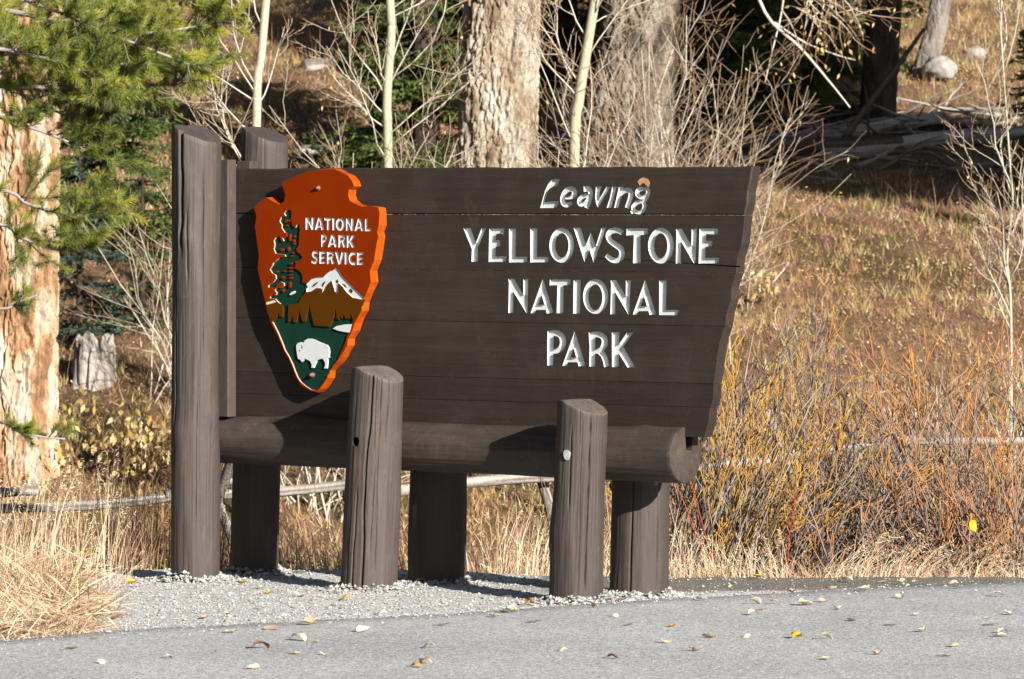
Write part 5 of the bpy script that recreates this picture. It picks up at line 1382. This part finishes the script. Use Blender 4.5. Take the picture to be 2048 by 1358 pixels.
def aspen(label, line_px, Yd, r0, r1, seed, nb, Lb, zlo=-0.2, up=0.35, ang=0.75):
    base = on_ground(line_px[0][0], Yd)
    t = thing('aspen_sapling', label, 'sapling', base, group=None)
    rnd = random.Random(seed)
    pl = [base - np.array([0, 0, 0.1])] + [P(x, y, Yd) for x, y in line_px[1:]]
    last = pl[-1]; pl.append(last + norm(pl[-1] - pl[-2]) * 2.0)
    tr = Tubes(); pts = path_tube(tr, pl, r0, r1, np.random.default_rng(seed).uniform(0.72, 1.0), 12)
    ob('trunk', tr.mesh('trunk'), M['aspen'], t)
    tips = []
    zz = pts[:, 2]
    for k in range(nb):
        z = rnd.uniform(base[2] + 0.25, zz.max() - 0.2); c = np.array([np.interp(z, zz, pts[:, 0]), Yd, z])
        s = rnd.choice([-1, 1]); a = ang * rnd.uniform(0.6, 1.3); tb = Tubes()
        grow(tb, c, (s * math.sin(a), rnd.gauss(0, 0.35), math.cos(a)), Lb * rnd.uniform(0.5, 1.2), 0.0065, 0, rnd, up, 0.18, (7, 5), 0.5, 0.8, (0.9, 0.75, 0.5, 0.15), tips, minr=0.0024)
        ob('branch', tb.mesh('branch'), M['twig'], t)
    dangling_leaves(tips, rnd, 0.06, 'last_leaves', M['dryleaf'], t, (0.025, 0.045))
    return t
aspen('slim pale aspen sapling rising behind the rear tall post', [(512, 560), (513, 250), (522, 120), (532, 0)], 36.5, 0.034, 0.030, 1, 34, 1.15)
aspen('straight white aspen sapling in front of the dark green spruce', [(775, 620), (776, 330), (774, 200), (783, 60), (780, 0)], 37.2, 0.036, 0.031, 2, 44, 1.2)
aspen('leaning cream aspen sapling between the two thick trunks', [(1140, 650), (1148, 330), (1158, 200), (1172, 110), (1190, 0)], 36.8, 0.042, 0.034, 3, 40, 1.0)

def bare_shrub(name, label, px, py, Yd, n, L, spread, lean, seed, tint, mt, nch=(6, 4), r=0.009, wig=0.17, up=0.2, leaf=0.0, group=None, ratio=0.5, ang=0.75, leafmat='dryleaf', basew=0.15, base=None, minr=0.0024, flat=0.6):
    base = (on_ground(px, Yd) if Yd else G(px, py, 27)) if base is None else base
    t = thing(name, label, 'shrub', base, group=group)
    rnd = random.Random(seed); tips = []
    for k in range(n):
        tb = Tubes(); st = base + np.array([rnd.gauss(0, basew), rnd.gauss(0, basew * 0.7), -0.05])
        d = np.array([rnd.gauss(lean[0], spread), rnd.gauss(lean[1], spread * 0.7), rnd.uniform(0.6, 1.1)])
        grow(tb, st, d, L * rnd.uniform(0.5, 1.15), r * rnd.uniform(0.6, 1.2), 0, rnd, up, wig, nch, ratio, ang, tint, tips, minr=minr, flat=flat)
        ob('stem', tb.mesh('stem'), mt, t)
    if leaf: dangling_leaves(tips, rnd, leaf, 'leaves', M[leafmat], t, (0.055, 0.095) if leaf > 0.5 else (0.03, 0.055))
    return t
PALE = (0.95, 0.8, 0.5, 0.15)
bare_shrub('bare_shrub', 'spreading leafless shrub with pale twigs left of the tall front post', 345, 800, 0, 13, 1.5, 0.42, (-0.12, 0), 11, PALE, M['twig'], leaf=0.03)
bare_shrub('bare_shrub', 'low leafless shrub between the rear post and the white aspen', 640, 560, 37.0, 20, 1.7, 0.5, (0, 0), 12, PALE, M['twig'], leaf=0.04)
bare_shrub('bare_shrub', 'leafless pale-twigged shrub in front of the tan furrowed trunk', 930, 620, 38.0, 9, 2.4, 0.32, (0, 0), 13, PALE, M['twig'], leaf=0.04)
bare_shrub('bare_shrub', 'dense tangle of pale bare twigs covering the grey furrowed trunk', 1300, 620, 40.0, 11, 2.6, 0.20, (0.0, 0), 34, PALE, M['twig'], nch=(11, 7), leaf=0.08, wig=0.2)
bare_shrub('bare_shrub', 'arching pale bare twigs against the dark conifers', 1395, 620, 41.0, 16, 2.6, 0.17, (0.0, 0), 35, PALE, M['twig'], nch=(11, 7), leaf=0.06, wig=0.2, up=0.12)
bare_shrub('bare_shrub', 'low pale dead twigs arching right of the board edge', 1480, 560, 0, 6, 0.5, 0.6, (0.2, 0), 16, PALE, M['twig'], nch=(5, 3), up=0.1)
bare_shrub('leafy_shrub', 'shrub holding hanging cream leaves right of the board edge', 1490, 610, 0, 7, 0.5, 0.3, (0.1, 0), 17, (0.5, 0.4, 0.3, 0.2), M['twig'], leaf=1.0, leafmat='budleaf')
bare_shrub('leafy_shrub', 'heap of withered cream leaves on a shrub behind the pole fence', 258, 955, 0, 30, 0.55, 0.6, (0.0, 0), 18, (0.3, 0.2, 0.1), M['twig'], nch=(8, 4), leaf=0.9, leafmat='budleaf', basew=0.22, r=0.008)
# overhanging cottonwood bough with last yellow leaves
bo = thing('bare_bough', 'pale dead bough with last yellowing leaves hanging before the dark conifers', 'branch', P(1500, -80, 41.0))
tb = Tubes(); rnd = random.Random(31); tips = []
path_tube(tb, [P(1480, -120, 41.3), P(1530, 25, 41), P(1600, 95, 40.9), P(1660, 165, 40.8), P(1700, 215, 40.7)], 0.017, 0.006, 0.8, 7)
path_tube(tb, [P(1548, 45, 41), P(1610, 85, 41.1), P(1668, 108, 41.1), P(1710, 120, 41.2)], 0.010, 0.004, 0.75, 6)
path_tube(tb, [P(1575, -60, 41.2), P(1562, 30, 41.1), P(1545, 100, 41), P(1530, 165, 40.9)], 0.010, 0.004, 0.75, 6)
for k in range(26):
    grow(tb, P(rnd.uniform(1560, 1720), rnd.uniform(-60, 40), 41 + rnd.uniform(-.4, .4)), (rnd.uniform(-0.3, 0.7), 0, rnd.uniform(-0.9, 0.1)), rnd.uniform(0.25, 0.6), 0.007, 1, rnd, -0.15, 0.2, (5, 5), 0.5, 0.8, (0.8, 0.6, 0.3, 0.2), tips)
ob('twigs', tb.mesh('twigs'), M['twig'], bo, kind='stuff')
dangling_leaves(tips, rnd, 0.75, 'leaves', M['budleaf'], bo, (0.035, 0.06))

# ---- willows on the right
WIL = [(0.0, (0.045, 0.032, 0.028)), (0.3, (0.13, 0.10, 0.092)), (0.5, (0.32, 0.27, 0.225)), (0.65, (0.36, 0.24, 0.11)), (0.85, (0.44, 0.22, 0.035)), (1.0, (0.50, 0.28, 0.03))]
M['willow'] = tint_mat('willow_bark', WIL, 0.55, 0.35)
WIR = [(0.0, (0.07, 0.045, 0.035)), (0.35, (0.20, 0.14, 0.11)), (0.6, (0.34, 0.26, 0.19)), (0.85, (0.42, 0.17, 0.055)), (1.0, (0.50, 0.20, 0.04))]
M['willow_red'] = tint_mat('reddish_willow_bark', WIR, 0.55, 0.35)
def willow(label, px, Yd, n, L, spread, lean, seed, tints, mt, nch=(5, 3), r=0.007, basew=0.3, up=0.15):
    base = on_ground(px, Yd); base[2] = float(gz(base[0], base[1]))
    t = thing('willow_shrub', label, 'shrub', base, group='willow shrubs behind the pad')
    rnd = random.Random(seed)
    for nm, k0, tr in (('old_stems', int(n * 0.5), (0.02, 0.22, 0.40, 0.45)), ('young_stems', int(n * 0.5), tints)):
        tb = Tubes()
        for k in range(k0):
            st = base + np.array([rnd.gauss(0, basew), rnd.gauss(0, basew * 0.8), -0.08]); st[2] = float(gz(st[0], st[1])) - 0.04
            d = np.array([rnd.gauss(lean[0], spread), rnd.gauss(lean[1], spread * 0.8), rnd.uniform(0.7, 1.1)])
            grow(tb, st, d, L * rnd.uniform(0.45, 1.15), r * rnd.uniform(0.6, 1.2) * (1.25 if nm == 'old_stems' else 1.0), 0, rnd, up, 0.09, nch, 0.42, 0.5, tr, None, minr=0.0032)
        ob(nm, tb.mesh(nm), mt, t, kind='stuff')
    return t
ORG_T = (0.25, 0.6, 0.85, 1.0)
willow('orange-stemmed willow shrub growing right behind the log end', 1420, 27.6, 105, 1.5, 0.22, (0.38, 0), 41, ORG_T, M['willow'], basew=0.26)
willow('orange-stemmed willow shrub leaning right before the crossed fence poles', 1560, 28.3, 85, 1.5, 0.24, (0.55, 0), 42, (0.3, 0.6, 0.75, 0.85), M['willow'], basew=0.3)
willow('grey and rusty willow shrub between the orange and the red-twigged ones', 1720, 28.6, 42, 1.1, 0.32, (0.4, 0), 43, (0.3, 0.5, 0.65, 0.75), M['willow'], basew=0.32)
willow('dense red-twigged willow thicket at the end of the pad', 2010, 28.0, 130, 1.6, 0.26, (-0.16, 0), 44, (0.25, 0.6, 0.85, 1.0), M['willow_red'], nch=(6, 3), basew=0.30)
willow('sparse thin willow shrub right of the leaning orange willow', 1860, 27.5, 55, 0.9, 0.42, (0.1, 0), 45, (0.3, 0.6, 0.8, 0.9), M['willow_red'], basew=0.3)
willow('tall loose orange willow shoots beyond the pole fence', 1540, 34.0, 36, 1.3, 0.26, (0.15, 0), 56, ORG_T, M['willow'], basew=0.35, r=0.008)
willow('tall loose rusty willow shoots beyond the fence under the pale sapling', 1910, 34.5, 38, 1.3, 0.36, (0.05, 0), 47, (0.3, 0.6, 0.85, 1.0), M['willow_red'], basew=0.45, r=0.008)
willow('thin grey and orange shoots seen under the board behind the middle posts', 1010, 29.0, 60, 0.8, 0.5, (0.1, 0), 48, (0.3, 0.5, 0.7, 0.9), M['willow'], basew=0.4, r=0.006)
# pale sapling at the right
aspen('thin pale birch-like sapling standing over the red-twigged thicket', [(2022, 860), (2022, 640), (2014, 520), (2025, 400), (2018, 300)], 36.0, 0.011, 0.006, 9, 26, 0.85, up=0.5, ang=0.45)
bare_shrub('bare_shrub', 'pale leafless shrub with ascending twigs beside the thin pale sapling', 1950, 850, 35.5, 7, 1.3, 0.25, (-0.3, 0), 51, PALE, M['twig'], nch=(7, 4), up=0.2)
# two red dogwood shoots by the rear right post
rd = thing('red_shoots', 'two bright red shoots crossing beside the rear right post', 'plant', on_ground(1425, 26.6))
M['redstem'] = tint_mat('red_shoot_bark', [(0, (0.30, 0.03, 0.025)), (1, (0.42, 0.05, 0.03))], 0.45, 0.4)
for a, b_, c_ in (((1428, 1158), (1395, 1070), (1352, 968)), ((1432, 1150), (1408, 1060), (1382, 962)), ((1410, 1165), (1380, 1130), (1345, 1105))):
    tb = Tubes(); path_tube(tb, [P(*a, 26.7), P(*b_, 26.65), P(*c_, 26.6)], 0.005, 0.0025, 0.6, 6); ob('shoot', tb.mesh('shoot'), M['redstem'], rd)
# red dock seed stalk
dk = thing('dock_plant', 'rusty red dried dock stalk standing in front of the willows', 'plant', P(1578, 1150, 26.7))
tb = Tubes(); path_tube(tb, [P(1575, 1160, 26.7), P(1578, 1080, 26.7), P(1592, 985, 26.7)], 0.004, 0.002, 0.2, 5); ob('stalk', tb.mesh('stalk'), M['redstem'], dk)
s_ = Soup(); n = 260; tt_ = RNG.random(n); xx = 1577 + 14 * tt_ + RNG.normal(0, 6, n); yy = 1075 - 90 * tt_ + RNG.normal(0, 5, n)
s_.cards(np.stack([P(x, y, 26.7 + RNG.normal(0, .02)) for x, y in zip(xx, yy)]), RNG.normal(0, 1, (n, 3)), RNG.normal(0, 1, (n, 3)), 0.012, 0.009, RNG.random(n))
M['dock'] = tint_mat('rusty_seed', [(0, (0.16, 0.04, 0.02)), (1, (0.30, 0.09, 0.04))]); ob('seed_head', s_.mesh('seed_head'), M['dock'], dk, kind='stuff')
# one yellow leaf caught in the thicket
lf = leafvar[0].copy(); lf.materials.append(LM['yellow']); o = bpy.data.objects.new('caught_leaf', lf); COL.objects.link(o)
o.location = P(1945, 1052, 26.75); o.rotation_euler = (1.3, 1.2, 0.2); o.scale = (1.0,) * 3
tag(o, 'single bright yellow leaf caught among the willow twigs above the pad', 'leaf')

# ------------------------------------------------------------------ conifers
M['spruce'] = tint_mat('spruce_needles', [(0, (0.025, 0.042, 0.012)), (0.5, (0.065, 0.10, 0.022)), (1, (0.14, 0.18, 0.04))], 0.55, 0.3, 0.1)
M['bluespruce'] = tint_mat('blue_spruce_needles', [(0, (0.03, 0.055, 0.045)), (1, (0.10, 0.15, 0.12))], 0.55, 0.3, 0.1)
M['sprucebark'] = M['bark_dark']
def spruce(label, base, Hh, Rb, seed, mt, nwh=None, z0=0.1, dens=1.0, name='spruce_tree', zmax=None, droop=0.35):
    rnd = np.random.default_rng(seed)
    base = np.asarray(base, float); t = thing(name, label, 'tree', base)
    tb = Tubes(); tb.add(base + np.outer(np.linspace(-0.1, Hh, 10), [0, 0, 1.0]), np.linspace(0.02 * Hh + 0.01, 0.004, 10), 0.5, 9)
    ob('trunk', tb.mesh('trunk'), M['sprucebark'], t)
    Pl, Dl, Nl, Ll, Tl = [], [], [], [], []
    br = Tubes()
    z = z0
    while z < Hh * 0.97:
        f = 1 - z / Hh
        nb = int(rnd.integers(5, 8))
        low = 1.0 if (zmax is None or base[2] + z < zmax) else 0.35
        for k in range(nb):
            a = rnd.uniform(0, 2 * math.pi); L = Rb * (f ** 0.85) * rnd.uniform(0.65, 1.15) + 0.08
            s = np.linspace(0, 1, 7)
            out = np.array([math.cos(a), math.sin(a), 0])
            c = base + np.array([0, 0, z + rnd.normal(0, 0.03)]) + np.outer(s * L, out) + np.outer(-droop * L * s + 0.32 * L * s ** 2.5, [0, 0, 1.0])
            br.add(c, np.linspace(0.010, 0.003, 7), 0.4, 4)
            m_ = max(4, int(L / 0.055 * dens * low)); side = np.array([-out[1], out[0], 0])
            for sgn in (-1, 1):
                ss = rnd.uniform(0.12, 1.0, m_); q = np.stack([np.interp(ss, s, c[:, i]) for i in range(3)], -1)
                bl = L * 0.42 * (1.1 - ss * 0.75) * rnd.uniform(0.5, 1.2, m_)
                dd = norm(out * 0.75 + side * sgn * rnd.uniform(0.6, 1.1, (m_, 1)) + np.array([0, 0, -0.28]) + rnd.normal(0, 0.14, (m_, 3)))
                for j in range(m_):
                    kk = max(3, int(bl[j] / 0.016 * dens * low))
                    w = rnd.random(kk); Pl.append(q[j] + dd[j] * (bl[j] * w)[:, None])
                    Dl.append(dd[j] + rnd.normal(0, 0.55, (kk, 3)) + np.array([0, 0, 0.1])); Ll.append(rnd.uniform(0.03, 0.065, kk) / max(0.6, low))
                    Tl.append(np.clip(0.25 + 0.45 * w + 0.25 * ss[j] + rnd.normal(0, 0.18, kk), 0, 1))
        z += rnd.uniform(0.10, 0.17) * (1 if low == 1 else 2.2)
    Pp = np.concatenate(Pl); n = len(Pp)
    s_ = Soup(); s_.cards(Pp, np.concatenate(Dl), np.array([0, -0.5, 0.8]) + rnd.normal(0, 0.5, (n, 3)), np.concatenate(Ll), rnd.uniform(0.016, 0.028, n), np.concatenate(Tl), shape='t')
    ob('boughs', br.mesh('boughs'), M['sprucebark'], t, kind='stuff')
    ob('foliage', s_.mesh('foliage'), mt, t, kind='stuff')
    return n
cnt = 0
cnt += spruce('bushy green spruce behind the pine boughs and the bare shrub', on_ground(215, 44.0), 4.2, 1.0, 1, M['spruce'], zmax=4.2)
cnt += spruce('small blue-green spruce beside the grey stump', on_ground(160, 41.2), 1.75, 0.45, 2, M['bluespruce'], z0=0.25)
cnt += spruce('young green spruce next to the small blue-green one', on_ground(285, 42.0), 1.5, 0.5, 3, M['spruce'], z0=0.15)
cnt += spruce('tall green spruce left of the tan furrowed trunk', on_ground(850, 47.5), 7.0, 0.95, 4, M['spruce'], zmax=4.6)
cnt += spruce('dark spruce behind and between the two thick furrowed trunks', on_ground(1130, 51.0), 7.0, 0.85, 5, M['spruce'], zmax=5.0)
cnt += spruce('dark shaded spruce behind the tangle of bare twigs', on_ground(1420, 49.5), 7.5, 1.0, 6, M['spruce'], zmax=5.0)
cnt += spruce('dark shaded spruce behind the pale dead bough', on_ground(1590, 50.5), 7.5, 0.95, 7, M['spruce'], zmax=5.0)
cnt += spruce('dense dark spruce between the bough and the straight dark trunk', on_ground(1690, 52.5), 7.5, 0.85, 10, M['spruce'], zmax=5.2)
cnt += spruce('dark spruce crowded behind the two shaded ones by the bough', on_ground(1500, 52.0), 7.5, 1.1, 16, M['spruce'], zmax=5.2)
cnt += spruce('dark spruce farther back right of the tall green one', on_ground(930, 52.0), 7.0, 1.0, 17, M['spruce'], zmax=5.2)
cnt += spruce('low green spruce seedling at the right end of the logs', on_ground(2060, 47.0), 1.6, 0.5, 8, M['spruce'])
# conifers beyond the right-hand picture edge; their crowns shade the timber pile
def shade_pine(label, X, Y, z0, z1, R, seed):
    rnd = np.random.default_rng(seed)
    base = np.array([X, Y, float(terrain(X, Y))]); t = thing('pine_tree', label, 'tree', base)
    tb = Tubes(); tb.add(base + np.outer(np.linspace(-0.1, z1 - base[2], 14), [0, 0, 1.0]), np.linspace(0.16, 0.03, 14), 0.5, 12); ob('trunk', tb.mesh('trunk'), M['bark_dark'], t)
    n = 22000; s = Soup(); hz = rnd.random(n); c = np.stack([rnd.normal(0, 1, n), rnd.normal(0, 1, n)], -1); rr_ = R * np.sqrt(rnd.random(n)) * np.minimum(1, 1.5 * (1 - hz) + 0.25); a = rnd.uniform(0, 6.28, n)
    Pp = np.stack([X + rr_ * np.cos(a), Y + rr_ * np.sin(a), z0 + (z1 - z0) * hz], -1)
    s.cards(Pp, rnd.normal(0, 1, (n, 3)), rnd.normal(0, 1, (n, 3)), 0.20, 0.11, rnd.random(n), shape='t'); ob('crown', s.mesh('crown'), M['spruce'], t, kind='stuff')
    br = Tubes()
    for k in range(40):
        z = rnd.uniform(z0, z1 - 0.3); a = rnd.uniform(0, 6.28); L = R * min(1, 1.5 * (z1 - z) / (z1 - z0) + 0.2)
        br.add(np.array([X, Y, z]) + np.outer(np.linspace(0, L, 5), [math.cos(a), math.sin(a), 0.1]), np.linspace(0.03, 0.008, 5), 0.5, 5)
    ob('boughs', br.mesh('boughs'), M['bark_dark'], t, kind='stuff')
ST = np.array([SUN.x, SUN.y]) / math.hypot(SUN.x, SUN.y); TE = math.tan(ELEV)
for k, (tx, ty, zlo, zhi, dist, R) in enumerate([(2.2, 49.2, -0.55, 2.6, 15.5, 1.8), (3.5, 48.6, -0.5, 0.9, 14.0, 1.5), (5.0, 48.0, -0.5, 0.6, 13.0, 1.5), (6.4, 47.4, -0.45, 0.6, 12.0, 1.5), (1.5, 51.5, -0.5, 2.8, 17.0, 2.1), (1.7, 52.3, -0.5, 2.4, 16.5, 1.2)]):
    # crown set on the sun's ray towards the place it shades
    gx, gy = tx + ST[0] * dist, ty + ST[1] * dist; zz0 = float(terrain(tx, ty)) + dist * TE
    shade_pine(('tall pine with a high crown farthest up the slope beyond the thicket', 'tall high-crowned pine standing second down the slope beyond the thicket', 'tall high-crowned pine standing third down the slope beyond the thicket', 'tall pine with a high crown lowest on the slope beyond the thicket', 'tall pine with a broad high crown nearest the road beyond the thicket', 'tall high-crowned pine second from the road beyond the thicket')[k], gx, gy, zz0 + zlo, zz0 + zhi, R, 70 + k)

# ------------------------------------------------------------------ the near pine with its boughs
NEE = [(0.0, (0.035, 0.055, 0.012)), (0.35, (0.12, 0.165, 0.028)), (0.7, (0.28, 0.31, 0.045)), (1.0, (0.48, 0.45, 0.06))]
M['needle'] = tint_mat('pine_needles', NEE, 0.45, 0.4, 0.2)
M['pinetwig'] = tint_mat('pine_branch_bark', [(0, (0.10, 0.065, 0.045)), (0.5, (0.25, 0.21, 0.18)), (1, (0.40, 0.36, 0.32))], 0.8, 0.2)
pb_ = np.array([-4.4, 30.2, 0.0]); pb_[2] = float(terrain(pb_[0], pb_[1]))
pine = thing('pine_tree', 'yellow-green pine whose needled boughs reach in before the orange trunk', 'tree', pb_)
me = trunk_mesh('trunk', [pb_, pb_ + np.array([0.05, 0, 6.0])], [0.15, 0.06], 90, 200, 14, 0.16, 0.012, 61, 0.2); ob('trunk', me, M['bark_lodge'], pine)
tw = Tubes(); s_ = Soup(); rnd = random.Random(5)
needP, needD, needT, needL = [], [], [], []
def brush(pts, bright, n, ln=0.058, start=0.25):
    """bottlebrush of needles along a twig, thickest toward its tip"""
    pts = np.asarray(pts); k = len(pts)
    t = start + (1 - start) * RNG.random(n) ** 0.7
    c = np.stack([np.interp(t, np.linspace(0, 1, k), pts[:, i]) for i in range(3)], -1)
    ax = norm(pts[-1] - pts[0]); rd_ = RNG.normal(0, 1, (n, 3)); rd_ = norm(rd_ - (rd_ @ ax)[:, None] * ax)
    fw = RNG.uniform(0.55, 1.3, (n, 1)) + 0.5 * (t[:, None] > 0.93)
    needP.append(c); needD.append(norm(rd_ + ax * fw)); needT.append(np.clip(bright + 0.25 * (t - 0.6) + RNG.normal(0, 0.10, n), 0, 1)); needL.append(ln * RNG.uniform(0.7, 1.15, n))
def bough(pl, Yd, r0, seed, nt_, tl=(0.14, 0.34), bright=0.55, jit=0.25, zbias=0.15):
    rn = random.Random(seed)
    ctrl = [P(x, y, Yd + dy) for x, y, dy in pl]
    pts = catmull(ctrl, 6); tw.add(pts, np.linspace(r0, 0.006, len(pts)), RNG.uniform(0.6, 1.0), 7)
    for k in range(nt_):
        f = rn.uniform(0.12, 1.0); i = min(len(pts) - 2, int(f * (len(pts) - 1))); q = pts[i]; ax = norm(pts[i + 1] - pts[i])
        s = np.array([rn.gauss(0, 0.5), rn.gauss(0, 0.8), rn.gauss(zbias, 0.75)]); d = norm(ax * rn.uniform(0.5, 1.1) + s * 0.9)
        L = rn.uniform(*tl) * (1.15 - 0.35 * f); n = 6; p = q.copy(); tp = [p.copy()]; dd = d.copy()
        for j in range(n - 1):
            dd = norm(dd + np.array([0.04, 0, 0.10]) + np.array([rn.gauss(0, .07) for _ in range(3)])); p = p + dd * L / (n - 1); tp.append(p.copy())
        tp = np.array(tp); tw.add(tp, np.linspace(0.0055, 0.003, n), 0.25, 4)
        bq = bright + rn.gauss(0, 0.14)
        brush(tp, bq, int(L * 900), start=0.2)
        for j in range(rn.randint(1, 3)):
            st = tp[rn.randint(1, 4)]; d2 = norm(dd + np.array([rn.gauss(0, .6), rn.gauss(0, .6), rn.gauss(0.1, .6)])); L2 = L * rn.uniform(0.35, 0.7)
            t2 = st + np.outer(np.linspace(0, 1, 4), d2 * L2); tw.add(t2, np.linspace(0.004, 0.0025, 4), 0.25, 4); brush(t2, bq + rn.gauss(0.03, 0.08), int(L2 * 950), start=0.1)
bough([(-700, 130, .2), (-60, 110, 0), (120, 92, -.1), (240, 72, 0), (350, 60, 0), (462, 40, .1)], 29.4, 0.022, 1, 62, bright=0.62)
bough([(-700, -60, .4), (-60, 10, .2), (120, 40, .1), (260, 20, .1), (380, -20, .1)], 29.8, 0.02, 2, 46, bright=0.58)
bough([(-700, 40, .1), (-80, 90, -.2), (60, 110, -.3), (160, 140, -.2), (210, 190, -.2)], 29.2, 0.016, 3, 40, bright=0.5)
bough([(-700, 150, .2), (-60, 170, 0), (120, 175, 0), (260, 168, 0), (355, 165, 0), (408, 112, 0)], 29.5, 0.018, 4, 52, bright=0.6)
bough([(-700, 230, .1), (-60, 230, 0), (60, 255, 0), (150, 290, 0), (215, 320, 0)], 29.3, 0.014, 5, 24, bright=0.45)
bough([(-700, 330, .3), (-60, 370, .2), (60, 410, .1), (150, 430, 0), (205, 415, 0)], 29.3, 0.014, 6, 24, bright=0.55)
bough([(-700, 400, .3), (-60, 440, .2), (40, 475, .1), (120, 500, .1), (180, 490, 0)], 29.2, 0.013, 7, 20, bright=0.55)
bough([(-700, 560, .2), (-60, 615, 0), (30, 605, 0), (75, 590, 0)], 29.0, 0.009, 8, 7, (0.08, 0.16), bright=0.4)
bough([(-600, 800, .2), (-60, 835, 0), (50, 868, 0), (130, 878, 0)], 33.0, 0.011, 9, 14, (0.1, 0.22), bright=0.5)
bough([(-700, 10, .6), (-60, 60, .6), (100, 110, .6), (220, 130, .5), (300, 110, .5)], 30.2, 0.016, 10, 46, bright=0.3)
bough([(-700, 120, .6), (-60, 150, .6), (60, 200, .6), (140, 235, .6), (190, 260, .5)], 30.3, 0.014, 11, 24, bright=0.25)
bough([(-700, -100, .2), (-60, -20, 0), (90, 15, 0), (200, 60, 0), (330, 110, 0), (380, 130, 0)], 29.1, 0.014, 12, 44, bright=0.55)
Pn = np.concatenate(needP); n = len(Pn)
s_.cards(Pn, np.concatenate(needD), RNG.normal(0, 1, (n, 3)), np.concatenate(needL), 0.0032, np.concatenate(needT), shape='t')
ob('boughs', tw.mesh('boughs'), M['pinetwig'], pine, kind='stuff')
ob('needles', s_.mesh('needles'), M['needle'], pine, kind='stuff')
# cones
M['cone'] = tint_mat('pine_cone', [(0, (0.10, 0.05, 0.03)), (1, (0.22, 0.10, 0.05))], 0.7, 0.2)
for (x, y, Yd) in [(430, 52, 29.35), (348, 166, 29.4), (118, 252, 29.2), (226, 145, 29.25), (185, 142, 29.25), (75, 185, 29.2)]:
    c = P(x, y, Yd); s2 = Soup(); k = 60; ph = np.arange(k) * 2.4; hh = np.linspace(-1, 1, k); rr_ = 0.017 * np.sqrt(1 - (hh * 0.9) ** 2)
    base_ = c + np.stack([rr_ * np.cos(ph) * 0.5, rr_ * np.sin(ph) * 0.5, hh * 0.02], -1); dr = np.stack([np.cos(ph), np.sin(ph), 0.4 + 0 * ph], -1)
    s2.cards(base_, dr, np.tile([0, 0, 1.0], (k, 1)), 0.016, 0.013, RNG.random(k)); ob('cone', s2.mesh('cone'), M['cone'], pine)
# ------------------------------------------------------------------ unseen dark ring added to cut the sky fill, lowered towards the sun
az = np.linspace(-math.pi, math.pi, 181); rows = np.linspace(0, 1, 14)
sun_az = math.atan2(SUN.x, SUN.y)
dd = np.abs((az - sun_az + math.pi) % (2 * math.pi) - math.pi)
crest = np.radians(np.where(dd < 0.5, 12, 0) + sstep(0.5, 1.2, dd) * 17 + 12 * (dd >= 0.5)) + 0.05 * (fbm(az * 9, 0.4, 5, 4) - 0.5)
A, T = np.meshgrid(az, rows)
Rr = 62 + 90 * T
Zr = -3 + (np.tan(crest)[None, :] * 150 + 3) * T ** 1.2 + 5 * (fbm(A * 30, T * 9, 8, 3) - 0.5) * T
V = np.stack([Rr * np.sin(A), 25 + Rr * np.cos(A), Zr], -1).reshape(-1, 3)
i = np.arange(len(V)).reshape(A.shape)
q = np.stack([i[:-1, :-1], i[1:, :-1], i[1:, 1:], i[:-1, 1:]], -1).reshape(-1, 4)
m, nt, b = mat_base('sky_blocker_ridge', 0.95, 0.05)
nt.links.new(ramp(nt, noise(nt, coords(nt), 0.6, 6, 0.7), [(0.35, (0.012, 0.018, 0.008)), (0.7, (0.045, 0.055, 0.022))]), b.inputs['Base Color'])
ob('sky_blocker_ridge', make_mesh('sky_blocker_ridge', V, [q], True), m, kind='structure')

# one overall albedo trim for every surface, matched to the exposure
for m_ in bpy.data.materials:
    if not m_.use_nodes: continue
    nt_ = m_.node_tree
    for n_ in list(nt_.nodes):
        sck = n_.inputs.get('Base Color') if n_.type == 'BSDF_PRINCIPLED' else (n_.inputs[0] if n_.type == 'BSDF_TRANSLUCENT' else None)
        if sck is not None and sck.is_linked:
            src = sck.links[0].from_socket
            nt_.links.new(mixc(nt_, 1.0, src, (0.78, 0.78, 0.78), 'MULTIPLY'), sck)
